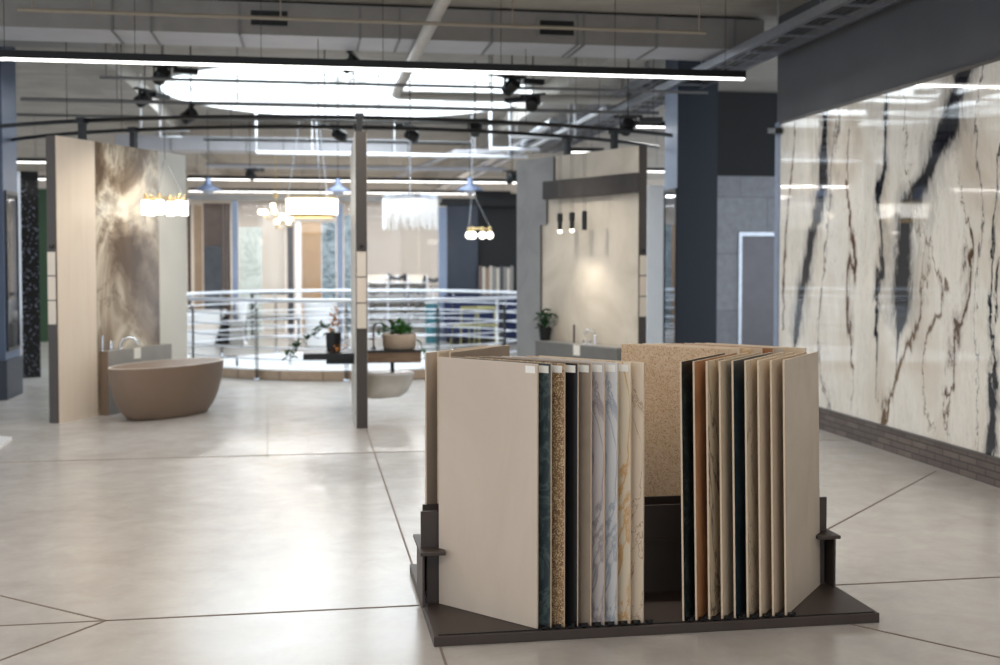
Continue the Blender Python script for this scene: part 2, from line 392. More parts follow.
# columns
def pillar(name, px0, px1, d, depth, mat, z1=CEILZ, side=None):
    a = PD(px0, 300, d); b = PD(px1, 300, d); y = (a.y + b.y) / 2
    mb = MB().box(a.x, b.x, y, y + depth, 0, z1)
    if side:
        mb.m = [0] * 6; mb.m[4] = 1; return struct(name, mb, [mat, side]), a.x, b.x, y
    return struct(name, mb, mat), a.x, b.x, y
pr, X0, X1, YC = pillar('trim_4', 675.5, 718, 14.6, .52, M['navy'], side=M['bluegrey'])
mr = MB().box(X0 - .012, X0, YC + .03, YC + .47, .12, PX(668, 193, X0).z)
mi = mr.build('wall_mirror', plain('mirror_glass', (.55, .58, .62), .03, 1, .03)); tag(mi, 'tall narrow mirror on the side of the navy column', 'mirror')
fr = MB(); zt = PX(668, 193, X0).z
fr.box(X0 - .02, X0, YC + .0, YC + .03, .08, zt + .04).box(X0 - .02, X0, YC + .47, YC + .5, .08, zt + .04).box(X0 - .02, X0, YC, YC + .5, zt, zt + .04).box(X0 - .02, X0, YC, YC + .5, .08, .12)
fr.build('frame', M['black'], mi)
# the right column's low black block: elevator lobby
LY = PD(740, 300, 18.3).y
xa = PY(700, 300, LY).x; xb = 8.2
sof = MB().box(xa - .25, xb, LY - .02, LY + .3, PY(740, 176, LY).z, CEILZ)
struct('wall_back', sof, M['blackwall'])
ew = MB(); zt = PY(740, 176, LY).z
dx0 = PY(741, 300, LY).x; dx1 = dx0 + 1.05; dz = PY(740, 236, LY).z
ew.box(xa - .25, dx0, LY, LY + .25, 0, zt).box(dx1, xb, LY, LY + .25, 0, zt).box(dx0, dx1, LY, LY + .25, dz, zt)
struct('wall_lift', ew, brick_mat('grey_lift_lobby_tile', (.64, .65, .68), (.60, .61, .64), (.48, .49, .52), .9, .9, (R(90), 0, 0), .3, .006))
ev = thing('elevator_door', 'stainless steel lift door in the grey tiled lobby beyond the marble wall', 'elevator door', ((dx0 + dx1) / 2, LY, 0))
hw = (dx1 - dx0) / 2
MB().box(-hw, -.005, .08, .11, 0, dz).build('door_leaf', plain('lift_door_steel', (.42, .41, .42), .3, .7), ev); MB().box(.005, hw, .10, .13, 0, dz).build('door_leaf', plain('lift_door_steel', (.42, .41, .42), .3, .7), ev)
MB().box(-hw - .05, -hw, -.03, .1, 0, dz + .06).box(hw, hw + .05, -.03, .1, 0, dz + .06).box(-hw, hw, -.03, .1, dz, dz + .06).build('door_frame', M['steel'], ev)
# white wall seen between the partition and the navy column
wy = PD(655, 300, 20).y
struct('wall_white', MB().box(PY(648, 0, wy).x, PY(700, 0, wy).x, wy, wy + .2, .12, 3.0), M['white'])
struct('baseboard_white', MB().box(PY(648, 0, wy).x, PY(700, 0, wy).x, wy - .01, wy + .2, 0, .12), M['navy'])
# left column
pa = PD(-14, 300, 13.9); pb = PD(4.5, 300, 13.9)
struct('trim_5', MB().box(pa.x - .3, pb.x, pb.y, pb.y + .7, 0, CEILZ), plain('blue_column_paint', (.27, .33, .43), .4, 0, .1, 2))
sg = MB().box(pb.x, pb.x + .012, pb.y + .1, pb.y + .62, .62, 2.5)
o = sg.build('glass_screen', plain('dark_glossy_glass', (.10, .12, .14), .05)); tag(o, 'dark glossy glass panel fixed to the blue column at far left', 'glass panel')
MB().box(pb.x, pb.x + .02, pb.y + .07, pb.y + .1, .58, 2.54).box(pb.x, pb.x + .02, pb.y + .62, pb.y + .65, .58, 2.54).box(pb.x, pb.x + .02, pb.y + .1, pb.y + .62, 2.5, 2.54).box(pb.x, pb.x + .02, pb.y + .1, pb.y + .62, .58, .62).build('frame', M['black'], o)
struct('trim_6', MB().box(pa.x - .33, pb.x + .03, pb.y - .05, pb.y + .72, 0, .48), M['navy'])
# back wall
BY = 36.0
struct('wall_far', MB().box(-13, 12, BY, BY + .2, 0, CEILZ), M['creamwall'])
# ceiling beams
bm_ = MB()
for x in (-9.2, -2.65, 3.75): bm_.box(x - .24, x + .24, 12.9 if x > -9 else -6, 35.9, 4.08, CEILZ)
struct('ceiling_joists', bm_, M_CONC)

# ------------------------------------------------------------------ skylight and the round opening
sk = thing('skylight', 'large round skylight glowing pale blue above the ring of display walls', 'skylight', (CEN[0], CEN[1], CEILZ))
MB().lathe([(3.0, .26), (3.0, .27)], n=64).build('glass_pane', M['sky'], sk)
mb = MB(); 
for a in (0, 1, 2, 3): mb.bar((-3 * math.cos(a * PI / 4), -3 * math.sin(a * PI / 4), .24), (3 * math.cos(a * PI / 4), 3 * math.sin(a * PI / 4), .24), .03, .03)
mb.build('glazing_bars', M['white'], sk)
mb = MB().lathe([(2.94, 0), (2.94, .29), (3.015, .29), (3.015, 0)], n=64, caps=False); mb.build('rim', M['white'], sk)

mb = MB().lathe([(2.71, -.36), (2.71, -.001), (2.6, -.001), (2.6, -.36), (2.71, -.36)], n=72, caps=False)
o = struct('trim_7', mb, M['white']); o.location = (*RAIL, 0)
def arc_wall(prof, a0=R(178), a1=R(330), n=56):
    vs = []; fs = []; m = len(prof)
    for i in range(n + 1):
        a = a0 + (a1 - a0) * i / n; vs += [(r * math.cos(a), r * math.sin(a), z) for r, z in prof]
    for i in range(n):
        for j in range(m): fs.append((i * m + j, i * m + (j + 1) % m, (i + 1) * m + (j + 1) % m, (i + 1) * m + j))
    fs += [tuple(range(m)), tuple(n * m + j for j in range(m))]
    return MB().add(vs, fs)
kb = thing('kerb_ring', 'low round kerb of beige tiles edging the floor opening', 'kerb', (*RAIL, 0))
arc_wall([(2.86, 0), (2.86, .135), (2.80, .135), (2.80, 0)]).build('tile_face', brick_mat('beige_curved_tiles', (.78, .69, .59), (.74, .65, .55), (.5, .43, .36), .6, .5, (R(90), 0, 0), .4, .008), kb)
arc_wall([(2.87, .135), (2.87, .155), (2.70, .155), (2.70, .135)]).build('coping', M['white'], kb)
rl = thing('round_railing', 'curved railing of steel tubes and black posts round the floor opening', 'railing', (*RAIL, 0))
RR = 2.92
def circ(r, z, n=72): return [(r * math.cos(2 * PI * i / n), r * math.sin(2 * PI * i / n), z) for i in range(n)]
MB().tube(circ(RR, 1.13), .028, 10, True).build('handrail', M['rail'], rl, True)
for z in (.93, .78, .62, .46, .30): MB().tube(circ(RR - .02, z), .011, 8, True).build('rail', M['rail'], rl, True)
for a in (221, 248, 274, 300, 326, 352, 35, 60, 78, 104, 128, 152, 186):
    t = R(a) - YAW; c_, s_ = math.cos(t), math.sin(t)
    mb = MB(); p = (RR - .0) ; tx, ty = -s_ * .016, c_ * .016
    for sg in (-1, 1): mb.bar(((p) * c_ + sg * tx, p * s_ + sg * ty, 0), (p * c_ + sg * tx, p * s_ + sg * ty, 1.02), .012, .055)
    po = mb.build('post', M['black'], rl)
    MB().tube([(p * c_, p * s_, .98), (p * c_ * 1.015, p * s_ * 1.015, 1.03), (p * c_, p * s_, 1.11)], .013, 8).build('bracket', M['steel'], po, True)
    MB().lathe([(.05, 0), (.05, .02), (.028, .035), (.02, .05)], (p * c_, p * s_, 0), 12).build('foot', M['steel'], po, True)
# small black square frame by the kerb
g = PD(229, 358, 17.9)
mb = MB(); w_ = .11
c = PD(229.5, 365, 17.2)
for s in (-1, 1): mb.bar((c.x + s * w_, c.y, c.z - .13), (c.x + s * w_, c.y, c.z + .12), .03, .03)
mb.bar((c.x - w_, c.y, c.z + .12), (c.x + w_, c.y, c.z + .12), .03, .035); mb.bar((c.x - w_, c.y, c.z - .05), (c.x + w_, c.y, c.z - .05), .03, .03)
mb.bar((c.x - w_, c.y, c.z - .13), (c.x - w_, c.y - .35, c.z - .13), .02, .02)
tag(mb.build('metal_stool_frame', M['black']), 'small black square metal frame beside the kerb of the floor opening', 'metal frame')

# curved lamp tracks above the display walls
for r, nm, lb in ((6.5, 'outer', 'wider of the two curved black tracks above the display walls, nearer the camera'), (5.6, 'inner', 'tighter of the two curved black tracks above the display walls, nearer the skylight')):
    o = MB().tube(arc(CEN, r, R(170), R(304 if r > 6 else 314), 3.19, 70), .022, 8).build('curved_track', M['black'], None, True)
    tag(o, lb, 'lamp track', 'curved ceiling tracks')
    for a in (190, 215, 240, 265, 285, 301):
        x, y = CEN[0] + r * math.cos(R(a)), CEN[1] + r * math.sin(R(a)); MB().tube([(x, y, 3.2), (x, y, CEILZ)], .004, 6).build('hanger_wire', M['black'], o)

# ------------------------------------------------------------------ radial display walls
M_BOOK = None
def book():
    m, n, l, b = base('brown_grey_swirled_marble')
    v = coords(n, l, (1.3, 1, .62), (0, R(-28), 0))
    f = noise(n, l, v, .75, 9, .55, 1.5); g = noise(n, l, v, 1.3, 9, .6, 1.6)
    c = ramp(n, l, f, [(.34, lin((.38, .32, .26))), (.43, lin((.58, .52, .45))), (.50, lin((.84, .80, .73))), (.56, lin((.68, .65, .60))), (.65, lin((.46, .42, .37)))])
    d = math_(n, l, 'ABSOLUTE', math_(n, l, 'SUBTRACT', g, .5))
    c = mix(n, l, math_(n, l, 'MULTIPLY', ramp(n, l, d, [(0, (1, 1, 1)), (.014, (0, 0, 0))]), .6), c, lin((.34, .27, .21)))
    l.new(c, b.inputs['Base Color']); b.inputs['Roughness'].default_value = .12; return m
M_BOOK = book()
M_WOODT = stone('pale_wood_look_tile', [(.82, .765, .70), (.845, .79, .725), (.86, .81, .75)], 2.0, (4, 4, .35), .8, .3)
M_PALE = plain('pale_grey_cream_panel', (.80, .79, .755), .4, 0, .03, 2)
M_CONCP = stone('light_concrete_look_tile', [(.71, .67, .61), (.79, .755, .70), (.84, .805, .755)], 1.6, (1, 1, 1), .8, .4)
M_GREYP = stone('mid_grey_concrete_panel', [(.50, .50, .505), (.56, .56, .565), (.60, .60, .605)], 2.2, (1, 1, 1), .8, .45)
def wallframe(near, far, label):
    """near, far in camera-aligned floor metres; local x from near end to far end, local y to the wall's left"""
    a = Vector(W(*near)); b = Vector(W(*far)); d = b - a
    return thing('display_wall', label, 'display wall', (a.x, a.y, 0), math.atan2(d.y, d.x)), d.length
HT = 2.97; TH = .055
def common(t, L, z_s=(1.02, 1.78)):
    MB().box(0, L, -TH + .006, TH - .006, 0.0, HT - .01).build('core', M['dark'], t)
    MB().box(-.012, 0, -TH, TH, 0, HT).build('end_cap', M['dark'], t)
    zz = z_s[0]; h = (z_s[1] - z_s[0]) / 3
    for k in range(3):
        MB().box(-.02, -.012, -TH + .008, TH - .008, zz + k * h + .006, zz + (k + 1) * h - .006).build('sample_tile', M_WOODT if k % 2 else M['cream'], t)
    MB().lathe([(.02, 0), (.02, .02), (.012, .04)], (-.03, 0, zz + 3 * h + .03), 10).build('hook', M['black'], t, True)
    for k, r in enumerate((.5, 1.4)):
        mb = MB().box(r - .035, r + .035, -.03, .03, HT - .02, 3.2).box(r - .05, r + .05, -.045, .045, 3.15, 3.21)
        mb.build('mounting_post', M['black'], t)
# wall 1 (left): visible face is on local -y
w1, L1 = wallframe((-4.62, 11.88), (-3.90, 14.12), 'left display wall faced with wood-look tile, swirled marble and pale panel behind the brown bathtub')
common(w1, L1)
def seg_at(near, far, px):
    r = (px - 500) / F; (u0, d0), (u1, d1) = near, far; s = (r * d0 - u0) / ((u1 - u0) - r * (d1 - d0)); return s
s1 = seg_at((-4.62, 11.88), (-3.90, 14.12), 91.5) * L1; s2 = seg_at((-4.62, 11.88), (-3.90, 14.12), 155) * L1
MB().box(0, s1, -TH - .006, -TH + .008, 0, HT).build('wood_look_panel', M_WOODT, w1)
MB().box(s1, s2, -TH - .004, -TH + .008, 0, HT).build('marble_panel', M_BOOK, w1)
MB().box(s2, L1, -TH - .006, -TH + .008, 0, HT).build('pale_panel', M_PALE, w1)
MB().box(0, L1, TH - .008, TH + .004, 0, HT).build('back_panel', M_CONCP, w1)
# wall 2 (middle, seen on end)
N2, F2 = (-1.385, 11.50), (-1.735, 13.85)
w2, L2 = wallframe(N2, F2, 'middle display wall seen edge-on with a dark end and a basin console')
common(w2, L2, (1.0, 1.78))
MB().box(0, L2, TH - .008, TH + .004, 0, HT).build('left_panel', M_PALE, w2)
MB().box(0, L2, -TH - .004, -TH + .008, 0, HT).build('right_panel', M_CONCP, w2)
# wall 3 (right): face on local +y
N3, F3 = (1.60, 12.95), (.28, 14.92)
w3, L3 = wallframe(N3, F3, 'right display wall of light concrete-look tile with a stepped grey panel')
common(w3, L3, (1.05, 1.75))
def s3(px): return seg_at(N3, F3, px) * L3
MB().box(0, L3, TH - .008, TH + .004, 0, HT).build('light_panel', M_CONCP, w3)
MB().box(0, L3, -TH - .004, -TH + .008, 0, HT).build('back_panel', M_PALE, w3)
za, zb = 2.58, 1.92
poly = [(s3(545), 0), (s3(545), 2.13), (s3(551), 2.13), (s3(551), 2.5), (s3(558), 2.5), (s3(558), HT), (L3, HT), (L3, 0)]
def upright(poly, y0, y1):
    n = len(poly); vs = [(x, y0, z) for x, z in poly] + [(x, y1, z) for x, z in poly]
    return MB().add(vs, [tuple(range(n)), tuple(range(n, 2 * n))[::-1]] + [(i, n + i, n + (i + 1) % n, (i + 1) % n) for i in range(n)])
upright(poly, TH + .004, TH + .022).build('grey_panel', M_GREYP, w3)
poly2 = [(x - .018 if x < L3 else x, min(HT, z + .018) if z else 0) for x, z in poly]
upright(poly2, TH + .0035, TH + .012).build('dark_reveal', M['dark'], w3)
# dark plank across wall 3
a3 = w3.rotation_euler.z; loc3 = Vector(w3.location)
def L3w(x, y, z): return loc3 + Vector((x * math.cos(a3) - y * math.sin(a3), x * math.sin(a3) + y * math.cos(a3), z))
def D3(px, py, y):   # camera ray meets the plane local y
    r = ray(px, py); nx, ny = -math.sin(a3), math.cos(a3); q = (y + nx * loc3.x + ny * loc3.y) / (nx * r[0] + ny * r[1])
    wx, wy = r[0] * q - loc3.x, r[1] * q - loc3.y
    return (wx * math.cos(a3) + wy * math.sin(a3), H + r[2] * q)
(pxa, pza), (pxb, pzb) = D3(543, 192, TH + .12), D3(637, 184, TH + .12)
pk = thing('wall_plank', 'dark brown plank fixed high across the right display wall', 'plank', L3w(0, 0, 0), a3)
MB().box(pxb, pxa, TH + .06, TH + .13, 2.44, 2.66).build('board', plain('dark_weathered_plank', (.225, .205, .195), .6, 0, .25, 4), pk, bevel=.004)
MB().box(pxb + .2, pxb + .26, TH + .02, TH + .06, 2.48, 2.62).build('bracket', M['black'], pk); MB().box(pxa - .3, pxa - .24, TH + .024, TH + .06, 2.48, 2.62).build('bracket', M['black'], pk)

# ------------------------------------------------------------------ low tap walls
def faucet_arc(t, x, y, z, r=.085, h=.10, dirx=0, diry=1, rad=.014):
    pts = [(x, y, z), (x, y, z + h)]
    for i in range(1, 10):
        a = PI - PI * i / 9 * .95; pts.append((x + dirx * (r + r * math.cos(a)), y + diry * (r + r * math.cos(a)), z + h + r * math.sin(a)))
    mb = MB().tube(pts, rad, 12); mb.lathe([(.03, 0), (.03, .012), (.02, .02)], (x, y, z), 14)
    return mb
lw = thing('tap_ledge', 'low grey stone ledge holding the bath taps behind the brown bathtub', 'ledge', w1.location, w1.rotation_euler.z)
A = Vector(W(-4.26, 12.47)); wl1 = Vector(w1.location).xy; aa = w1.rotation_euler.z
lx = (A.x - wl1.x) * math.cos(aa) + (A.y - wl1.y) * math.sin(aa); ly = -(A.x - wl1.x) * math.sin(aa) + (A.y - wl1.y) * math.cos(aa)
MB().box(lx, lx + 1.2, ly, -TH - .008, 0, .69).build('body', M['greystone'], lw, bevel=.004)
MB().box(lx, lx + 1.2, ly - .001, -TH - .009, .69, .70).build('top', M['greystone'], lw)
MB().box(lx - .008, lx, ly, -TH - .009, 0, .70).build('end_tile', M['taupe'], lw)
def face1(px, py):
    r = ray(px, py); nx, ny = -math.sin(aa), math.cos(aa); q = (ly + nx * wl1.x + ny * wl1.y) / (nx * r[0] + ny * r[1])
    return ((r[0] * q - wl1.x) * math.cos(aa) + (r[1] * q - wl1.y) * math.sin(aa), H + r[2] * q)
def stag(parent_loc, rz, x, y, z, label):
    o = MB().box(x - .06, x + .06, y - .004, y + .004, z - .06, z + .06).build('price_card', M['sticker'], None)
    o.location = parent_loc; o.rotation_euler.z = rz; tag(o, label, 'card'); return o
cx_, cz_ = face1(137, 352)
stag(lw.location, aa, cx_, ly - .005, .64, 'white square card on the front of the tap ledge behind the bathtub')
fa = thing('bath_faucet', 'chrome bath spout and valves on the ledge behind the brown bathtub', 'faucet', lw.location, aa)
yy_ = ly + .09
fx = face1(127, 350)[0]
faucet_arc(fa, fx, yy_, .70, .10, .03, .5, -.8, .017).build('spout', M['chrome'], fa, True)
for px, h, r_ in ((109.5, .17, .012), (118, .10, .026)):
    x = face1(px, 350)[0]; MB().lathe([(.026, 0), (.026, .01), (r_, .015), (r_, h), (r_ * .9, h + .004)], (x, yy_, .70), 14).build('hand_shower' if h > .12 else 'valve', M['chrome'], fa, True)
# ledge 3
l3 = thing('tap_ledge', 'low dark grey ledge with basin taps along the right display wall', 'ledge', w3.location, a3)
e0, e1 = .053 * L3, .721 * L3; yo = TH + .2
MB().box(e0, e1, TH + .024, yo, 0, .69).build('body', plain('dark_grey_tile', (.42, .42, .41), .45, 0, .08, 5), l3, bevel=.004)
MB().box(e0, e1, TH + .024, yo + .001, .69, .702).build('top', M['greystone'], l3)
o = stag(l3.location, a3, D3(577, 350, yo)[0], yo + .005, .63, 'white square card on the dark grey ledge of the right display wall')
f3 = thing('basin_faucet', 'arched chrome tap with small valves on the dark grey ledge', 'faucet', l3.location, a3)
x = D3(595, 344, yo - .1)[0]; faucet_arc(f3, x, yo - .1, .70, .075, .10, 1, .25, .014).build('spout', M['chrome'], f3, True)
for px in (584, 590): MB().lathe([(.022, 0), (.022, .03), (.014, .04), (.014, .06)], (D3(px, 344, yo - .1)[0], yo - .1, .70), 12).build('valve', M['chrome'], f3, True)
MB().tube([(D3(574, 344, yo - .12)[0], yo - .12, .70), (D3(574, 344, yo - .12)[0], yo - .12, .92)], .012, 10).build('hand_shower', M['dark'], f3, True)

# ------------------------------------------------------------------ bathtub
def tub(name, label, loc, rz, a, b, h, outer, inner, prof=None):
    t = thing(name, label, 'bathtub', loc, rz)
    P = prof or [(.62, 0), (.70, .012), (.80, .09), (.88, .20), (.94, .33), (.98, .46), (.998, .56), (1.0, .585)]
    P = [(r, z / .585 * h) for r, z in P]
    MB().lathe([(.55, 0)] + P + [(.997, h), ], n=56, sx=a, sy=b).build('shell', outer, t, True)
    I = [(1.0, h + .001), (.955, h + .002), (.93, h - .02), (.90, h - .1), (.84, h * .55), (.72, h * .26), (.55, h * .2), (.001, h * .19)]
    MB().lathe(I, n=56, sx=a, sy=b, caps=False).build('basin', inner, t, True)
    MB().lathe([(.035, 0), (.035, .006), (.02, .008)], (0, 0, h * .195), 16).build('drain', M['chrome'], t, True)
    return t
tc = W(-3.62, 12.52); th = R(90) - R(26) - YAW
# shape the tub so that head end is a little wider
tub('bathtub', 'brown oval freestanding bathtub with cream inside beside the left display wall', (*tc, 0), th, .80, .385, .565, M['taupe'], M['basin'])

# ------------------------------------------------------------------ plants
def leaves(mb, pts, size, rnd, n_per=3, spread=.04, mi=0):
    for p in pts:
        for _ in range(n_per):
            c = Vector(p) + Vector([rnd.uniform(-spread, spread) for _ in range(3)])
            d = Vector([rnd.uniform(-1, 1), rnd.uniform(-1, 1), rnd.uniform(-.6, .8)]).normalized()
            s = d.cross(Vector((0, 0, 1)))
            if s.length < .1: s = Vector((1, 0, 0))
            s.normalize(); u = s.cross(d); k = size * rnd.uniform(.7, 1.3)
            v = [c, c + d * k * .4 + s * k * .32 + u * k * .06, c + d * k + u * -k * .12, c + d * k * .4 - s * k * .32 + u * k * .06, c + d * k * .5 - u * k * .05]
            mb.add(v, [(0, 1, 4), (1, 2, 4), (2, 3, 4), (3, 0, 4)], mi)
    return mb
rnd = random.Random(3)
def pot(t, r0, r1, h, mat, soil=True):
    MB().lathe([(r0, 0), (r1, h), (r1 * .9, h), (r1 * .85, h - .02), (.001, h - .021)], n=20).build('pot', mat, t, True)
# plant on ledge 3
pp = L3w(D3(545, 336, yo - .09)[0], yo - .09, .702)
pt = thing('potted_plant', 'small leafy green plant in a black pot on the dark grey ledge', 'plant', pp)
pot(pt, .065, .085, .16, M['black'])
mb = MB()
for k in range(7):
    a = k * .9; mb.tube([(0, 0, .13), (.03 * math.cos(a), .03 * math.sin(a), .22), (.08 * math.cos(a), .08 * math.sin(a), .30)], .004, 5)
mb.build('stems', M['leaf2'], pt)
mb = MB(); leaves(mb, [(.06 * math.cos(i * 1.1), .06 * math.sin(i * 1.1), .20 + .025 * (i % 7)) for i in range(16)], .09, rnd, 4, .045)
mb.build('foliage', M['leaf2'], pt)

# ------------------------------------------------------------------ middle wall: console, basins, toilet
a2 = w2.rotation_euler.z; loc2 = Vector(w2.location)
def L2w(x, y, z): return loc2 + Vector((x * math.cos(a2) - y * math.sin(a2), x * math.sin(a2) + y * math.cos(a2), z))
# local +y = camera left, -y = camera right
cz = .66
sh = thing('wall_shelf', 'black cantilevered shelf on the left side of the middle display wall', 'shelf', loc2, a2)
MB().box(.65, 1.30, TH + .006, TH + .54, cz - .02, cz + .045).build('board', M['black'], sh, bevel=.004)
MB().box(.8, .83, TH + .006, TH + .30, cz - .08, cz - .02).box(1.17, 1.2, TH + .006, TH + .30, cz - .08, cz - .02).build('bracket', M['black'], sh)
cs = thing('basin_console', 'wooden console with dark top on the right side of the middle display wall', 'console', loc2, a2)
MB().box(.75, 1.25, -TH - .60, -TH - .006, cz - .07, cz + .045).build('drawer_box', stone('brown_wood', [(.34, .26, .20), (.45, .36, .28), (.52, .43, .35)], 3, (1, 1, 8), .6, .5), cs, bevel=.003)
MB().box(.74, 1.26, -TH - .615, -TH - .006, cz + .045, cz + .065).build('top', M['black'], cs)
bs = thing('vessel_basin', 'round beige vessel basin on the console of the middle wall', 'basin', L2w(1.0, -TH - .38, cz + .065), a2)
MB().lathe([(.16, 0), (.178, .02), (.185, .16), (.175, .162), (.165, .15), (.14, .04), (.001, .03)], n=36).build('bowl', stone('beige_stone_bowl', [(.72, .64, .56), (.80, .73, .66)], 4, (1, 1, 1), .5, .5), bs, True)
MB().lathe([(.02, 0), (.02, .006)], (0, 0, .031), 12).build('drain', M['chrome'], bs)
tp = thing('basin_faucet', 'slim dark arched tap beside the round beige basin', 'faucet', L2w(.98, -TH - .10, cz + .065), a2)
faucet_arc(tp, 0, 0, 0, .06, .22, 0, -1, .010).build('spout', M['dark'], tp, True)
MB().box(-.008, .008, .0, .05, .1, .115).build('lever', M['dark'], tp)
# plant behind/around basin
pc = L2w(1.18, -TH - .36, cz + .065)
pt = thing('potted_plant', 'bushy green plant spilling behind the round beige basin', 'plant', pc)
pot(pt, .05, .07, .13, M['greystone'])
ca, sa = CS, -SN
mb = MB(); cloud = []
for i in range(34):
    u = rnd.uniform(-.17, .15); cloud.append((u * ca, u * sa + rnd.uniform(-.05, .05), .16 + rnd.uniform(0, .13) * (1 - abs(u) * 3)))
mb = leaves(mb, cloud, .085, rnd, 4, .03)
for k in range(8): mb.add([], [])
mb.build('foliage', M['leaf'], pt)
mb = MB(); tr_pts = []
path = [(.10, 0, .16), (.20, 0, .12), (.27, -.03, .04), (.31, -.05, -.05), (.33, -.06, -.13)]
path = [(x * ca - y * sa, x * sa + y * ca, z) for x, y, z in path]
mb.tube(path, .004, 5); mb.build('trailing_stem', M['leaf2'], pt)
leaves(MB(), path[2:], .07, rnd, 3, .025).build('trailing_leaves', M['leaf'], pt)
# toilet
to = thing('wall_hung_toilet', 'white wall-hung toilet under the console of the middle display wall', 'toilet', L2w(1.05, -TH - .006, 0), a2 - R(90))
# local x away from the wall
def toilet_ring(k, z, L=.54, w=.37):
    n = 28; out = []
    for j in range(n):
        t = 2 * PI * j / n; x = math.cos(t); y = math.sin(t)
        px = L * .5 + L * .5 * (abs(x) ** .75) * (1 if x > 0 else -1); py = w * .5 * (abs(y) ** .8) * (1 if y > 0 else -1)
        out.append((px * k if True else 0, py * (.55 + .45 * k), z))
    return out
mb = MB(); rings = [(.50, .19), (.72, .20), (.86, .25), (.94, .33), (.99, .42), (1, .435), (1, .44)]
vs = []; fs = []; n = 28
for k, z in rings: vs += toilet_ring(k, z)
for i in range(len(rings) - 1):
    for j in range(n): fs.append((i * n + j, i * n + (j + 1) % n, (i + 1) * n + (j + 1) % n, (i + 1) * n + j))
fs += [tuple(range(n))[::-1], tuple((len(rings) - 1) * n + j for j in range(n))]
mb.add(vs, fs); mb.build('bowl', plain('pale_grey_ceramic', (.80, .79, .77), .2, 0, .02), to, True)
mb = MB(); vs = toilet_ring(1.0, .441) + toilet_ring(1.01, .455) + toilet_ring(.98, .468); fs = []
for i in range(2):
    for j in range(n): fs.append((i * n + j, i * n + (j + 1) % n, (i + 1) * n + (j + 1) % n, (i + 1) * n + j))
fs += [tuple(range(n))[::-1], tuple(2 * n + j for j in range(n))]
mb.add(vs, fs).build('lid', M['white'], to, True)
MB().box(.28, .32, -.03, .03, .469, .575).build('drain_pipe', M['black'], to)
# vase with trailing plant on the black shelf
pv = L2w(1.0, TH + .22, cz + .045)
pt = thing('potted_plant', 'trailing green plant with orange blossoms in a black pot on the black shelf', 'plant', pv)
MB().lathe([(.075, 0), (.085, .20), (.078, .20), (.07, .17), (.001, .17)], n=20).build('pot', M['black'], pt, True)
path = [(0, 0, .19), (-.08, 0, .27), (-.17, 0, .25), (-.24, 0, .17), (-.33, -.02, .10), (-.42, -.02, .06), (-.465, -.02, -.04), (-.47, -.02, -.12)]
path = [(x * ca - y * sa, x * sa + y * ca, z) for x, y, z in path]
MB().tube(path, .005, 6).build('trailing_stem', M['leaf2'], pt)
fine = []
for a_, b_ in zip(path, path[1:]):
    for q in (0, .33, .66): fine.append(Vector(a_).lerp(Vector(b_), q))
leaves(MB(), fine, .075, rnd, 4, .04).build('trailing_leaves', M['leaf2'], pt)
fl_pts = [(rnd.uniform(-.04, .05), rnd.uniform(-.04, .04), .2 + .03 * k) for k in range(9)]
leaves(MB(), fl_pts, .05, rnd, 7, .03).build('blossoms', M['flower'], pt)
leaves(MB(), [(.0, -.09, .02), (.05, -.09, .03), (.09, -.07, .06), (.02, -.1, .05)], .045, rnd, 5, .025).build('fallen_blossoms', M['flower'], pt)

# ------------------------------------------------------------------ tile rack in front
OX, OY = -.014, -.085
RK = thing('tile_display_rack', 'low dark brown steel rack holding upright tile panels in the foreground', 'display rack', (OX, OY, 0))
bx0, bx1, by0, by1 = .535, 2.608, 5.0, 6.22
MB().box(bx0, bx1, by0, by1, .0, .045).build('base_plate', M['rack'], RK, bevel=.003)
mb = MB().box(bx0 + .02, bx1 - .02, by0 + .012, by0 + .016, .045, .05)
LX = [1.0 + .0605 * k for k in range(9)]; RX = [1.672 + .0612 * k for k in range(9)]
for x in LX + RX: mb.box(x + .014, x + .034, by0 + .012, by0 + .045, .045, .058); mb.box(x + .03, x + .044, by0 + .02, by0 + .028, .045, .064)
mb.build('slot_clips', M['black'], RK)
MB().box(bx0 + .02, bx1 - .04, 5.500, 5.512, .045, .475).build('spine_plate', M['rack'], RK)
MB().box(bx0 + .02, bx1 - .04, 5.700, 5.712, .045, .475).build('spine_plate', M['rack'], RK)
MB().box(bx0 + .115, bx1 - .13, 5.487, 5.499, .295, .31).box(bx0 + .115, bx1 - .13, 5.512, 5.70, .295, .31).build('ledge', M['rack'], RK)
for x0, x1 in ((bx0 - .02, bx0 + .10), (bx1 - .12, bx1 + .0)):
    MB().box(x0, x1, 5.40, 5.78, .295, .312).build('end_ledge', M['rack'], RK, bevel=.002)
    xx = x0 + .012 if x0 < 1 else x1 - .022
    MB().box(xx, xx + .01, 5.43, 5.712, .045, .295).build('side_flange', M['rack'], RK)
    MB().box(x0 + .012 if x0 < 1 else x1 - .10, x0 + .09 if x0 < 1 else x1 - .03, 5.499, 5.513, .312, .485).build('end_plate', M['rack'], RK)
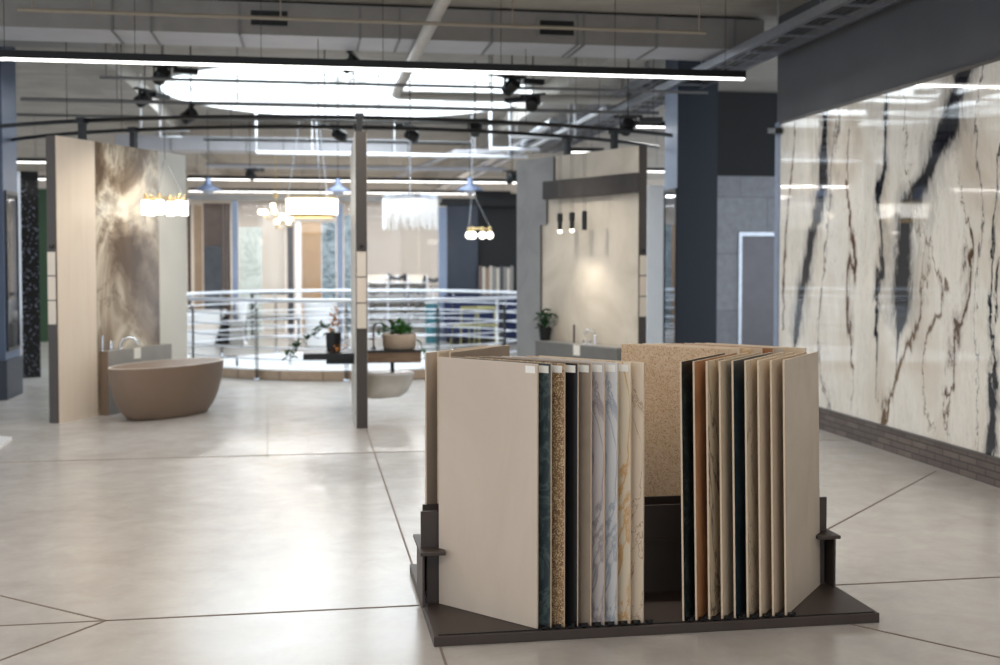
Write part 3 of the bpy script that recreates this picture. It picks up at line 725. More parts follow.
TM = dict(
    t1=stone('beige_travertine_tile', [(.74, .68, .615), (.77, .71, .645), (.79, .73, .67)], 2.2, (1, 1, .5), 1, .5),
    t2=veined('blue_green_slate_tile', (.22, .26, .27), (.33, .38, .38), 4, width=.05),
    t3=speckled('gold_brown_speckled_tile', (.60, .48, .34), (.80, .70, .56), 120, .42, third=(.46, .34, .24)),
    t4=plain('black_tile', (.10, .10, .105), .3),
    t5=stone('taupe_stone_tile', [(.52, .46, .40), (.60, .54, .47)], 3, rough=.4),
    t6=veined('grey_violet_marble_tile', (.76, .725, .71), (.56, .52, .52), 2.6, (1, 1, .5), .035, second=(.64, .60, .60)),
    t7=veined('pale_blue_grey_marble_tile', (.82, .815, .81), (.60, .62, .66), 2.6, (1, 1, .5), .03, second=(.72, .74, .77)),
    t8=veined('orange_veined_onyx_tile', (.86, .80, .70), (.76, .58, .36), 2, (1, 1, .5), .03, second=(.82, .68, .47)),
    t9=veined('cream_tile_with_brown_stains', (.86, .79, .70), (.60, .47, .35), 1.6, (1, 1, .8), .008),
    r1=veined('black_green_marble_tile', (.10, .13, .13), (.30, .36, .35), 5, width=.02),
    r2=stone('rusty_orange_tile', [(.52, .33, .21), (.68, .48, .33), (.74, .56, .42)], 3, (1, 1, .5), 1, .4),
    r3=veined('cream_tile_with_dark_streak', (.82, .75, .64), (.32, .27, .23), 2.0, (1, 1, .35), .02),
    r4=stone('beige_sandstone_tile', [(.78, .69, .58), (.84, .76, .66)], 2, rough=.5),
    r5=veined('deep_teal_tile', (.11, .17, .20), (.22, .30, .34), 5, width=.02),
    r6=veined('cream_tile_with_grey_veins', (.83, .76, .66), (.45, .39, .34), 3, (1, 1, .5), .012),
    r7=stone('plain_cream_tile', [(.82, .75, .65), (.86, .79, .70)], 2, rough=.45),
    r8=stone('sand_tile', [(.78, .70, .60), (.82, .74, .65)], 2, rough=.5),
    r9=stone('grey_beige_travertine_tile', [(.70, .65, .59), (.74, .69, .63), (.77, .72, .66)], 4, (1, 1, .7), 1, .5),
    tz=speckled('beige_terrazzo_tile', (.81, .69, .55), (.66, .52, .39), 130, .36, third=(.84, .74, .62)),
)
def tile(mat, near, far, zb, h, label, group, lean=0, card=None, side=1, w=None):
    """upright slab; local x runs from its near edge to its far edge; side = which local y face is printed"""
    a = Vector(near); b = Vector(far); d = b - a; L = w or d.length
    t = thing('tile_sample', label, 'tile panel', (a.x + OX, a.y + OY, zb), math.atan2(d.y, d.x), group)
    t.rotation_euler.x = lean
    mb = MB().box(0, L, -.0045, .0045, 0, h); mb.m = [1, 1, 0, 0, 1, 1]
    mb.build('tile', [mat, M['edge']], t)
    if card:
        y = side * .0052
        MB().box(.012, .066, y - .0006, y + .0006, h - .042, h - .010).build('label_sticker', M['sticker'], t)
    return t
G1 = 'tile panels in the left stack of the rack'; G2 = 'tile panels in the right stack of the rack'; G3 = 'tile panels behind the rack spine'
L_lab = ['large plain beige tile panel at the outer left of the rack, its whole face showing',
         'blue-green slate tile panel, second from the left in the left stack',
         'gold brown speckled tile panel between the slate and black panels',
         'solid black tile panel in the left stack of the rack',
         'taupe stone tile panel just right of the black panel',
         'grey-violet marbled tile panel in the middle of the left stack',
         'pale blue-grey marbled tile panel beside the orange veined onyx',
         'cream onyx tile panel with orange veins in the left stack',
         'cream tile panel with brown stains at the right end of the left stack']
for k, x in enumerate(LX):
    tile(TM['t%d' % (k + 1)], (x, 5.032), (x - .386, 5.482), .047, 1.175, L_lab[k], G1, 0, k < 8, 1)
R_lab = ['black-green marbled tile panel at the left end of the right stack',
         'rusty orange tile panel, second from the left in the right stack',
         'cream tile panel with a dark streak, beside the rusty orange panel',
         'beige sandstone tile panel just left of the deep teal panel',
         'deep teal tile panel in the middle of the right stack',
         'cream tile panel with grey veins just right of the teal panel',
         'plain cream tile panel, third from the right in the right stack',
         'sand coloured tile panel, second from the right in the right stack',
         'grey-beige travertine tile panel at the outer right of the rack, its whole face showing']
for k, x in enumerate(RX):
    tile(TM['r%d' % (k + 1)], (x, 5.032), (x + .374, 5.484), .047, 1.175, R_lab[k], G2, R(-1.0), None, -1)
# back stacks
bl = ['t1', 'r7', 't5']
B_lab = ['plain beige tile panel behind the rack at its far left corner', 'plain cream tile panel behind the left stack, second from the outer corner', 'taupe tile panel behind the left stack, third from the outer corner']
for k in range(3):
    tile(TM[bl[k]], (.575 + .0605 * k, 5.735), (.95 + .0605 * k, 6.19), .047, 1.175, B_lab[k], G3)
br = ['tz', 'r4', 'r7', 't8', 'r8', 'r2', 'r9', 'r4', 'r7']
bl_ = ['beige speckled terrazzo tile panel facing out in the gap between the two stacks',
       'beige sandstone tile panel directly behind the beige terrazzo panel', 'plain cream tile panel, third of the stack behind the right stack',
       'orange veined onyx tile panel, only its top edge showing behind the right stack', 'sand coloured tile panel, fifth of the stack behind the right stack',
       'rusty orange tile panel, only its top edge showing behind the right stack', 'grey-beige tile panel, third from the outside behind the right stack',
       'beige sandstone tile panel, second from the outside behind the right stack', 'plain cream tile panel at the far right outside corner of the rack']
for k in range(9):
    tile(TM[br[k]], (1.70 + .0600 * k, 6.19), (2.085 + .0600 * k, 5.735), .047, 1.175, bl_[k], G3)

# white platform corner at far left
p = PZ(12, 441, .0)
wp = MB().prism([PZ(12, 440, .0)[:2], PZ(-40, 478, .0)[:2], PZ(-90, 450, .0)[:2], PZ(-40, 436, .0)[:2]], 0, .03)
tag(wp.build('floor_platform', M['white']), 'corner of a thin white platform on the floor at the far left', 'platform')

# ------------------------------------------------------------------ ceiling services
def xline(p0, p1, z):
    a = PZ(*p0, z); b = PZ(*p1, z); y = (a.y + b.y) / 2; return a.x, b.x, y
def pipe(name, label, p0, p1, z, r, mat, rods=(), cat='pipe', group='pipes under the ceiling', ends=None):
    x0, x1, y = xline(p0, p1, z)
    pts = [(x0, y, z), (x1, y, z)]
    if ends == 'up': pts = [(x0, y, CEILZ - .02), (x0, y, z)] + pts[1:]
    if ends == 'up2': pts = [(x0, y, CEILZ - .02)] + pts + [(x1, y, CEILZ - .02)]
    o = MB().tube(pts, r, 12).build(name, mat, None, True); tag(o, label, cat, group)
    for q in rods:
        x = x0 + (x1 - x0) * q; MB().tube([(x, y, z + r * .7), (x, y, CEILZ)], .008, 6).build('hanger_rod', mat, o)
        MB().lathe([(r * 1.25, -.015), (r * 1.25, .015)], (0, 0, 0), 12).v
    return o
# air duct (across)
DY0 = PZ(370, 38, 4.0).y; dy1 = PZ(370, 51, 4.0).y
dk = thing('air_duct', 'long grey rectangular air duct running across under the ceiling at the top', 'air duct', (0, DY0, 4.0))
xd0, xd1 = -9.5, 4.95
mb = MB().box(xd0, xd1, 0, dy1 - DY0, 0, .33); mb.m = [1, 0, 0, 0, 0, 0]; mb.build('casing', [M['duct'], M['ductw']], dk)
for px in (119, 156, 241, 360, 400, 495, 585, 592, 671, 757):
    x = PZ(px, 38, 4.0).x; MB().box(x - .012, x + .012, -.014, dy1 - DY0 + .012, -.014, .335).build('flange', M['gpipe'], dk)
for px in (270, 563):
    x = PZ(px, 38, 4.0).x
    v = MB().box(x - .22, x + .22, -.02, 0, .06, .27).build('vent', M['duct'], dk)
    MB().box(x - .185, x + .185, -.03, -.02, .09, .24).build('grille', M['black'], v)
MB().box(xd0, xd1, .1, dy1 - DY0 - .1, .33, .36).build('gap_shade_strip', M['black'], dk)  # black strip standing in for the shade in the gap above the duct
# second duct, far: behind the skylight
e = thing('air_duct', 'pale rectangular air duct crossing behind the skylight', 'air duct', (0, PZ(300, 150, 3.80).y + .3, 3.80))
mb = MB().box(-3.6, 1.9, 0, .7, 0, .27); mb.build('casing', M['ductw'], e)
for k in range(8): MB().box(-3.3 + k * .7, -3.28 + k * .7, -.015, .7, -.01, .275).build('flange', M['gpipe'], e)
e = thing('air_duct', 'short dark duct high on the left behind the front light bar', 'air duct', (0, PZ(60, 40, 4.05).y, 4.05))
MB().box(-7.2, PZ(88, 40, 4.05).x, 0, .5, 0, .07).build('casing', M['gpipe'], e)

pipe('ceiling_pipe', 'thin beige pipe hung in front of the big air duct', (17, 9), (705, 33), 3.86, .018, M['bpipe'], (.02, .1, .36, .7, .99))
pipe('ceiling_pipe', 'grey pipe just behind the front light bar, crossing the skylight', (98, 76), (705, 94), 3.72, .018, M['gpipe'], (.01, .35, .62, .86))
pipe('ceiling_pipe', 'grey pipe crossing the middle of the skylight', (18, 97.5), (655, 114.5), 3.60, .024, M['gpipe'], (.14, .32, .5, .72, .86))
pipe('ceiling_pipe', 'thin grey pipe along the far rim of the skylight', (18, 115), (560, 125), 3.55, .018, M['gpipe'], (.25, .65))
pipe('ceiling_pipe', 'dark pipe between the skylight and the far duct', (203, 138), (470, 144), 3.72, .03, M['black'], (.1, .6))
pipe('ceiling_pipe', 'white pipe with upturned end behind the skylight', (257, 154), (530, 155.5), 3.62, .032, M['wpipe'], (.2, .5, .8), ends='up')
pipe('ceiling_pipe', 'wide pale pipe above the first far light bar', (205, 165), (505, 170), 3.62, .05, M['ductw'], (.1, .3, .6))
pipe('ceiling_pipe', 'white pipe stub high over the left display wall', (140, 129), (190, 131), 3.55, .018, M['wpipe'], (), ends='up')
pipe('ceiling_pipe', 'white pipe over the right display wall with upturned end', (490, 149), (540, 149), 3.62, .035, M['wpipe'], (.4,), ends='up')
pipe('ceiling_pipe', 'white pipe at the right of the skylight carrying two risers', (510, 137), (575, 138), 3.55, .03, M['wpipe'], (.1, .9), ends='up2')
pipe('ceiling_pipe', 'thin white pipe over the marble display wall, bent upward at its right end', (152, 130), (188, 143), 3.5, .016, M['wpipe'], (), ends='up')
# bent pipe
za = 3.95; pA = PZ(395, 95, za); xb_ = PZ(626, 99, za).x
o = MB().tube([(pA.x, 6.0, za), (pA.x, pA.y - .12, za), (pA.x + .03, pA.y - .03, za), (pA.x + .12, pA.y, za), (xb_ - .1, pA.y, za), (xb_, pA.y, za + .04), (xb_ + .03, pA.y, CEILZ)], .062, 14).build('bent_pipe', plain('pale_beige_pipe', (.70, .68, .65), .5), None, True)
tag(o, 'thick pale pipe running toward the camera then bending right under the skylight', 'pipe')
# pipe along Y on right, white-silver large tube
def yline(name, label, x, z, y0, y1, r, mat, group='pipes under the ceiling'):
    o = MB().tube([(x, y0, z), (x, y1, z)], r, 14).build(name, mat, None, True); return tag(o, label, 'pipe', group)
xs = (478 - 310) / (262 - 165) * CS
yline('service_pipe', 'fat silver pipe running away beside the cable trays', 1.77 * CS * (3.75 - H), 3.75, 17.0, 34, .09, M['steel'])
yline('service_pipe', 'thin white pipe running away between silver pipe and cable trays', 1.93 * CS * (3.85 - H), 3.85, 16.0, 34, .035, M['wpipe'])
o = MB().tube([PZ(395, 178, 3.75), PZ(455, 152, 3.75), PZ(520, 151, 3.75)], .05, 12).build('service_pipe', M['ductw'], None, True); tag(o, 'pale pipe slanting down behind the fringe lamp', 'pipe')
# cable trays
def tray(label, x0, x1, z, y0, y1):
    t = thing('cable_tray', label, 'cable tray', (0, 0, 0), 0, 'cable trays by the marble wall')
    for x in (x0, x1): MB().box(x - .012, x + .012, y0, y1, z, z + .09).box(x - .02 + (.02 if x == x0 else -.02), x + .02 + (.02 if x == x0 else -.02), y0, y1, z, z + .008).build('side_rail', M['galv'], t)
    y = y0; proto = None
    while y < y1:
        if proto is None: proto = MB().box(x0, x1, 0, .04, z + .004, z + .02).build('rung', M['galv'], t); proto.location.y = y
        else: q = proto.copy(); C.objects.link(q); q.location.y = y
        y += .45
    mb = MB(); r2 = random.Random(int(z * 100))
    for k in range(4):
        x = x0 + .08 + k * .07; pts = [(x + r2.uniform(-.015, .015), y0 + (y1 - y0) * i / 30, z + .035 + r2.uniform(0, .012)) for i in range(31)]
        mb.tube(pts, .013, 6)
    mb.build('cables', M['black'], t)
    mb = MB(); y = y0 + 1
    while y < y1: mb.tube([((x0), y, z), (x0, y, CEILZ)], .006, 6).tube([((x1), y, z), (x1, y, CEILZ)], .006, 6); y += 2.2
    mb.build('hanger_rods', M['galv'], t)
kx = lambda px, z: (px - 310) / 262 * CS * (z - H)
tray('wide galvanised cable tray along the top of the marble wall', kx(852, 3.86), kx(905, 3.86) - .0, 3.86, 3, 23)
tray('narrow cable tray further from the marble wall, running to the back', kx(800, 3.98), kx(822, 3.98), 3.98, 14, 33)

# LED bars
def ledbar(label, p0, p1, z=3.48, w=.07, h=.08, power=40, wires=5, bothdark=True):
    x0, x1, y = xline(p0, p1, z)
    t = thing('light_bar', label, 'light bar', (x0, y, z), 0, 'linear LED light bars')
    L = x1 - x0
    MB().box(0, L, -w / 2, w / 2, .0, h).build('housing', M['black'], t)
    MB().box(.01, L - .01, -w / 2 + .008, w / 2 - .008, -.014, 0).build('diffuser', M['led'], t)
    for k in range(wires): x = .2 + (L - .4) * k / max(1, wires - 1); MB().tube([(x, 0, h), (x, 0, CEILZ - z - .004)], .003, 5).build('wire', M['black'], t)
    la = bpy.data.lights.new('bar_light', 'AREA'); la.shape = 'RECTANGLE'; la.size = L; la.size_y = w; la.energy = power * L; la.color = (1, .97, .93)
    lo_ = bpy.data.objects.new('bar_light', la); C.objects.link(lo_); lo_.parent = t; lo_.location = (L / 2, 0, -.02)
    return t
BAR = 13
ledbar('long front light bar crossing the whole hall below the big air duct', (-160, 52), (741, 80), 3.48, .08, .07, BAR, 8)
ledbar('first far light bar, highest of those behind the skylight', (187, 178.5), (517, 183), 3.48, .10, .08, 32, 4)
ledbar('second far light bar, just above the drum lamp', (187, 190), (508, 195), 3.48, .10, .08, 32, 4)
ledbar('third far light bar, level with the drum lamp', (187, 199.5), (458, 202), 3.44, .10, .08, 32, 4)
ledbar('farthest and lowest light bar over the shop', (187, 208), (442, 210), 3.40, .10, .08, 32, 4)
ledbar('short light bar between the curved tracks and the navy column', (634, 126), (690, 127.5), 3.48, .08, .07, BAR, 2)
ledbar('short light bar showing above the right display wall', (570, 151.5), (603, 152.5), 3.48, .08, .07, BAR, 2)
ledbar('short light bar between right display wall and navy column', (648, 171), (690, 172), 3.48, .08, .07, BAR, 2)
ledbar('light bar deep in the left background beside the blue column', (-60, 161), (46, 162), 3.48, .08, .07, BAR, 2)
ledbar('farthest light bar in the left background above the green wall', (-60, 178), (46, 179), 3.48, .08, .07, BAR, 2)
# two unseen bars over the camera side, added to light the foreground
for y, lb in ((6.6, 'added light bar, out of view high above the foreground tile rack'), (1.6, 'added light bar, out of view nearest the camera, farthest from the skylight')):
    x0 = -6; t = thing('light_bar', lb, 'light bar', (x0, y, 3.6), 0, 'linear LED light bars'); L = 10.0
    MB().box(0, L, -.04, .04, 0, .07).build('housing', M['black'], t); MB().box(.01, L - .01, -.03, .03, -.014, 0).build('diffuser', M['led'], t)
    la = bpy.data.lights.new('bar_light', 'AREA'); la.shape = 'RECTANGLE'; la.size = L; la.size_y = .08; la.energy = BAR * L; la.color = (1, .90, .79)
    lo_ = bpy.data.objects.new('bar_light', la); C.objects.link(lo_); lo_.parent = t; lo_.location = (L / 2, 0, -.02)

# black spot projectors
def spot(label, px, py, d, rz=0, flip=1):
    c = PD(px, py, d)
    t = thing('track_spotlight', label, 'spotlight', c, rz, 'black ceiling spotlights')
    MB().box(-.17, .17, -.03, .03, .05, .075).build('mounting_bar', M['black'], t)
    mb = MB()
    for s in (-1, 1): mb.box(s * .09 - .008, s * .09 + .008, -.02, .02, -.07, .05)
    mb.box(-.098, .098, -.02, .02, .035, .05)
    MB().box(.13, .40, -.05, .05, -.01, .05).build('driver_box', M['black'], t, bevel=.006)
    mb.build('yoke', M['black'], t)
    o = MB().lathe([(.04, -.13), (.075, -.11), (.08, .04), (.07, .06)], (0, 0, 0), 16).build('body', M['black'], t, True)
    o.rotation_euler = (R(60 * flip), 0, R(20)); o.location = (0, 0, -.04)
    MB().tube([(0, 0, .07), (0, 0, max(.08, CEILZ - c.z))], .008, 6).build('stem', M['black'], t)
    return t
for px, py, d, lb in ((162, 71, 13.2, 'black spotlight left of the skylight rim, behind the front light bar'), (191, 112, 13.8, 'black spotlight under the left edge of the skylight'),
                      (145, 95, 14.2, 'black spotlight at far left above the left display wall'), (352, 60, 13.0, 'black spotlight in the middle just above the front light bar'),
                      (512, 82, 13.4, 'black spotlight at the top right corner of the skylight'), (533, 100, 14.5, 'black spotlight right of the skylight near the cable tray'),
                      (475, 125, 15.5, 'black spotlight hanging below the lower right skylight rim'), (338, 131, 15.5, 'black spotlight beside the middle display wall top'),
                      (250, 172, 22, 'black speaker-like spotlight high in the middle background'), (628, 122, 13.5, 'black spotlight next to the short light bar by the navy column'),
                      (410, 131, 15, 'small spotlight between the skylight and the white pipe'), (512, 175, 20, 'dark spotlight at the top of the right display wall')):
    spot(lb, px, py, d, px * .7)

# bell shaped industrial pendants
def bell(label, px, py, d):
    c = PD(px, py, d)
    t = thing('bell_pendant', label, 'pendant lamp', c, 0, 'grey bell pendants')
    MB().lathe([(.035, .20), (.05, .18), (.06, .10), (.10, .06), (.22, .0), (.235, -.03), (.22, -.03), (.10, .02), (.001, .04)], n=24, caps=False).build('shade', plain('blue_grey_enamel', (.34, .38, .47), .35, .3), t, True)
    MB().lathe([(.001, -.10), (.08, -.08), (.10, -.03), (.08, .0)], n=16, caps=False).build('diffuser', plain('frosted_lamp_glass', (.75, .77, .8), .2), t, True)
    MB().tube([(0, 0, .19), (0, 0, CEILZ - c.z)], .006, 6).build('cord', M['black'], t)
bell('blue-grey bell pendant right of the left display wall', 208, 189, 20.5)
bell('blue-grey bell pendant beside the drum lamp near the middle wall', 338, 190, 20.5)
bell('blue-grey bell pendant above the many-bulb ring lamp', 470, 189, 20.5)

# glass-shade chandelier over the tub
c = PD(165, 200, 13.0)
t = thing('glass_shade_chandelier', 'chandelier of glowing glass tubes hanging over the brown bathtub', 'chandelier', c)
r_ = .215
MB().tube(circ(r_, .02, 32), .008, 8, True).build('ring', M['brass'], t, True)
for k in range(6):
    a = R(60 * k + 12 + 9); x, y = r_ * math.cos(a), r_ * math.sin(a)
    s = MB().lathe([(.042, -.17), (.045, -.165), (.045, -.02), (.04, -.01)], (x, y, 0), 14).build('glass_shade', M['lamp'], t, True)
    MB().lathe([(.018, -.01), (.018, .06), (.01, .07)], (x, y, 0), 10).build('holder', M['brass'], s, True)
MB().tube([(0, 0, CEILZ - c.z), (0, 0, .45)], .004, 6).build('cord', M['black'], t)
mb = MB()
for k in range(3): a = R(120 * k); mb.tube([(0, 0, .46), (r_ * math.cos(a), r_ * math.sin(a), .02)], .003, 6)
mb.build('wires', M['steel'], t)
ct = PD(165, 200, 13.0)
# drum pendant
c = PD(312, 207, 18.2)
t = thing('drum_pendant', 'glowing cream drum pendant with gold bands above the floor opening', 'pendant lamp', c)
MB().lathe([(.37, -.12), (.40, -.12), (.405, .12), (.37, .12)], n=40, caps=False).lathe([(.001, -.10), (.37, -.10)], n=40, caps=False).build('shade', M['lamp'], t, True)
MB().lathe([(.372, .12), (.412, .12), (.412, .155), (.372, .155), (.372, .12)], n=40, caps=False).build('gold_band', M['brass'], t, True)
MB().lathe([(.34, -.165), (.36, -.165), (.372, -.12), (.35, -.12), (.34, -.165)], n=40, caps=False).build('gold_band', M['brass'], t, True)
for k in range(3):
    a = R(120 * k + 50); MB().tube([(.38 * math.cos(a), .38 * math.sin(a), .155), (.12 * math.cos(a), .12 * math.sin(a), CEILZ - c.z)], .006, 6).build('cord', M['steel'], t)
# fringe pendant
c = PD(410, 203, 19)
t = thing('fringe_pendant', 'round white pendant lamp with hanging glass fringe right of the middle display wall', 'pendant lamp', c)
MB().lathe([(.44, .07), (.46, .07), (.46, .13), (.001, .135)], n=40, caps=False).build('crown', M['steel'], t, True)
mb = MB(); rr = random.Random(5)
for ring, nn in ((.45, 70), (.36, 50), (.24, 30)):
    for k in range(nn):
        a = 2 * PI * k / nn; L = rr.uniform(.22, .52); x, y = ring * math.cos(a), ring * math.sin(a)
        mb.bar((x, y, .07), (x, y, .07 - L), .018, .006)
tag(mb.build('fringe', M['fringe'], t), None, None, None, 'stuff')
MB().tube([(0, 0, .13), (0, 0, CEILZ - c.z)], .01, 6).build('cord', M['steel'], t)
MB().lathe([(.30, -.02), (.30, .06)], n=24).build('lamp_core', glow('core_glow', (1, .96, .9), 1.2), t)
# sputnik chandelier
c = PD(276, 218, 23)
t = thing('gold_globe_chandelier', 'gold chandelier of small glowing globes in the background', 'chandelier', c)
MB().tube([(0, 0, CEILZ - c.z), (0, 0, -.25)], .01, 6).sphere((0, 0, .45), .05, 10).build('stem', M['brass'], t, True)
for k in range(9):
    a = k * 2.4; rr_ = .30 if k < 6 else .12; z = (-.02, .08, -.12)[k % 3] + (.12 if k > 5 else 0); x, y = rr_ * math.cos(a), rr_ * math.sin(a)
    arm = MB().tube([(0, 0, z - .08), (x * .6, y * .6, z - .1), (x, y, z)], .008, 6).build('arm', M['brass'], t, True)
    MB().sphere((x, y, z + .04), .05, 10).build('globe', M['warm'], arm, True)
# ring of bulbs
c = PD(480, 232, 21)
t = thing('bulb_ring_lamp', 'ring lamp of white bulbs with gold caps near the right display wall', 'chandelier', c)
MB().tube(circ(.20, .06, 28), .012, 8, True).build('ring', M['brass'], t, True)
for k in range(7):
    a = 2 * PI * k / 7 + .3; x, y = .2 * math.cos(a), .2 * math.sin(a)
    cap = MB().lathe([(.03, .0), (.035, .05), (.02, .09)], (x, y, 0), 10).build('cap', M['brass'], t, True)
    MB().sphere((x, y, -.06), .065, 12).build('bulb', M['lamp'], cap, True)
MB().tube([(.2, 0, .06), (-.15, 0, .75)], .006, 6).tube([(-.2, 0, .06), (-.15, 0, .75)], .006, 6).tube([(-.15, 0, .75), (-.15, 0, CEILZ - c.z)], .006, 6).build('cords', M['steel'], t)
# three black tube pendants at wall 3
for px, pt_, pb_, lb in ((560, 214, 232, 'left black tube pendant of three by the right display wall, lit'), (572, 213, 231, 'middle black tube pendant of three by the right display wall, lit'), (584.5, 212, 230, 'right black tube pendant of three by the right display wall, unlit')):
    x, zt = D3(px, pt_, TH + .30); _, zb_ = D3(px, pb_, TH + .30)
    t = thing('tube_pendant', lb, 'pendant lamp', L3w(x, TH + .30, zb_), a3, 'black tube pendants')
    h = zt - zb_
    MB().lathe([(.026, .02), (.026, h * .55), (.034, h * .56), (.034, h), (.02, h + .01)] if 'unlit' not in lb else [(.03, .0), (.03, h), (.02, h + .01)], n=16).build('tube', M['black'], t, True)
    if 'unlit' not in lb:
        MB().sphere((0, 0, .01), .028, 12).build('bulb', M['lamp'], t, True)
    MB().tube([(-.02, 0, h), (-.02, 0, 3.19 - zb_)], .0025, 5).tube([(.02, 0, h), (.02, 0, 3.19 - zb_)], .0025, 5).build('cords', M['dark'], t)

# ------------------------------------------------------------------ left background
def board(name, label, cat, px0, px1, py_top, d, mat, depth=.1, z0=0, dz=None, group=None, rz=None):
    a = PD(px0, py_top, d); b = PD(px1, py_top, d)
    mb = MB().box(0, b.x - a.x, 0, depth, z0, a.z)
    o = mb.build(name, mat, None); o.location = (a.x, min(a.y, b.y), 0); return tag(o, label, cat, group) if label else o
bl_c = PD(30, 300, 16.5)
t = thing('display_wall', 'narrow black display wall with white specks at far left', 'display wall', (PD(22, 300, 16.5).x, PD(22, 300, 16.5).y, 0), R(20))
zt = PD(30, 171, 16.5).z
MB().box(0, .24, 0, 1.6, 0, zt).build('core', speckled('black_terrazzo', (.055, .06, .08), (.50, .52, .58), 26, .26, .2), t)
MB().box(0, .24, -.008, 0, zt - .12, zt).build('end_cap', M['black'], t)
gy = PD(30, 300, 24).y
struct('wall_green', MB().box(PY(-60, 0, gy).x, PY(49, 0, gy).x, gy, gy + .15, 0, 3.2), M['green'])
board('display_cabinet', 'pale shelf unit seen between the blue column and speckled wall', 'cabinet', 18.5, 23, 190, 19, M['creamwall'], .4)

# ------------------------------------------------------------------ shops at the back
FY = 24.2   # line of the shop fronts
def bb(name, label, cat, px0, px1, py0, py1, Y, mat, depth=.06, group=None, floor=False, kind=None):
    a = PY(px0, py0, Y); b = PY(px1, py1, Y); z0 = 0 if floor else b.z
    o = MB().box(0, b.x - a.x, 0, depth, 0, a.z - z0).build(name, mat, None); o.location = (a.x, Y, z0)
    if kind: o['kind'] = kind
    elif label: tag(o, label, cat, group)
    return o
for k, (a, b) in enumerate(((231.5, 238.5), (337, 343.5), (439, 447))):
    bb('shop_post', ('pale blue shop-front post left of the gold chandelier', 'pale blue shop-front post behind the drum lamp', 'pale blue shop-front post left of the slate panel')[k], 'post', a, b, 201 + 3 * k, 342, FY, M['bluegrey'], .2, 'pale shop-front posts', True)
hd = MB().box(PY(187, 0, FY).x, PY(441, 0, FY).x, FY - .02, FY + .15, 2.93, 3.05); struct('trim_8', hd, M['duct'])
gl = thing('shop_window', 'large clear shop-front glazing between the pale blue posts', 'shop window', (0, FY + .08, 0), 0)
for k, (a, b) in enumerate(((238.5, 337), (343.5, 439))):
    MB().box(PY(a, 0, FY).x, PY(b, 0, FY).x, 0, .012, .05, 2.93).build('pane', GLASS, gl)
# left bay panels
bb('wood_panel', 'tan wood panel at the left end of the far shop front', 'panel', 193.5, 203, 205, 342, FY, M['tanwood'], .08, floor=True)
bb('curtain_panel', 'mauve grey glossy panel behind the left railing', 'panel', 203, 231, 203, 342, FY + .4, M['mauve'], .06, floor=True)
bb('stone_panel', 'dark grey stone sample panel standing before the mauve panel', 'panel', 204, 222, 246, 342, FY + .1, M['darkpanel'], .04, floor=True)
bb('dark_post', 'dark brown post at the right edge of the left display wall', 'post', 187, 191.5, 205, 342, FY, plain('dark_brown_post', (.25, .18, .16), .6), .08, floor=True)
for k, px in enumerate((224, 227.5, 231)):
    bb('thin_post', ('thin pale upright left of three by the first shop post', 'thin pale upright, middle of three by the first shop post', 'thin pale upright right of three by the first shop post')[k], 'post', px - .7, px + .3, 203, 342, FY - .05, M['creamwall'], .03, 'thin uprights', True)
# shop interior
IY = 27.5
bb('marble_panel', 'pale green-white marble panel inside the far shop', 'panel', 239, 262, 227, 300, IY, veined('pale_green_marble', (.80, .83, .80), (.62, .67, .64), 1.5, width=.03), .05, floor=True)
bb('cream_panel', 'cream panel in the far shop under the gold chandelier', 'panel', 262.5, 285, 205, 300, IY + .3, M['cream'], .05, floor=True)
bb('dark_board', 'dark narrow panel right of the cream shop panel', 'panel', 287, 294, 222, 300, IY, plain('espresso_panel', (.20, .17, .15), .5), .05, floor=True)
bb('white_post', 'white upright between dark and amber panels in the far shop', 'post', 295.5, 301, 222, 300, IY - .1, M['screen'], .1, floor=True)
am = thing('slat_panel', 'amber wood slat panel glowing warm in the far shop', 'panel', PY(302, 300, IY), 0); am.location.z = 0
wA = PY(321, 300, IY).x - PY(302, 300, IY).x; hA = PY(302, 222, IY).z
MB().box(0, wA, .03, .06, 0, hA).build('backing', M['amber'], am)
mb = MB(); k = 0
while k * .06 < wA - .03: mb.box(k * .06, k * .06 + .03, 0, .03, 0, hA); k += 1
mb.build('slats', plain('light_wood_slat', (.72, .60, .44), .5, 0, .12, 6), am)
bb('stone_panel', 'dark teal patterned stone panel right of the amber slats', 'panel', 321.5, 336, 222, 300, IY, veined('teal_pattern_stone', (.30, .37, .40), (.62, .68, .70), 4, width=.06), .05, floor=True)
bb('stone_panel', 'dark teal patterned stone panel between shop post and middle wall', 'panel', 344, 352, 215, 300, IY, MATS['teal_pattern_stone'], .05, floor=True)
bb('cream_panel', 'wide cream wall panel behind the fringe lamp', 'panel', 366, 418, 205, 300, IY + 1, M['creamwall'], .05, floor=True)
bb('cream_panel', 'second cream wall panel, right of the wide one by the shop post', 'panel', 419, 440, 205, 300, IY + 1, M['creamwall'], .05, floor=True)
sp_ = bb('slate_panel', 'blue-black glossy slate panel right of the third shop post', 'panel', 447, 478, 204, 342, FY + .1, M['slate'], .1, floor=True)
struct('wall_black', MB().box(PY(476, 0, FY + .3).x, PY(640, 0, FY + .3).x, FY + .3, FY + .5, 0, 3.15), M['blackwall'])
bb('header_panel', 'dark fascia above the slate panel and black wall', 'fascia', 440, 520, 198, 206, FY + .05, M['blackwall'], .2)
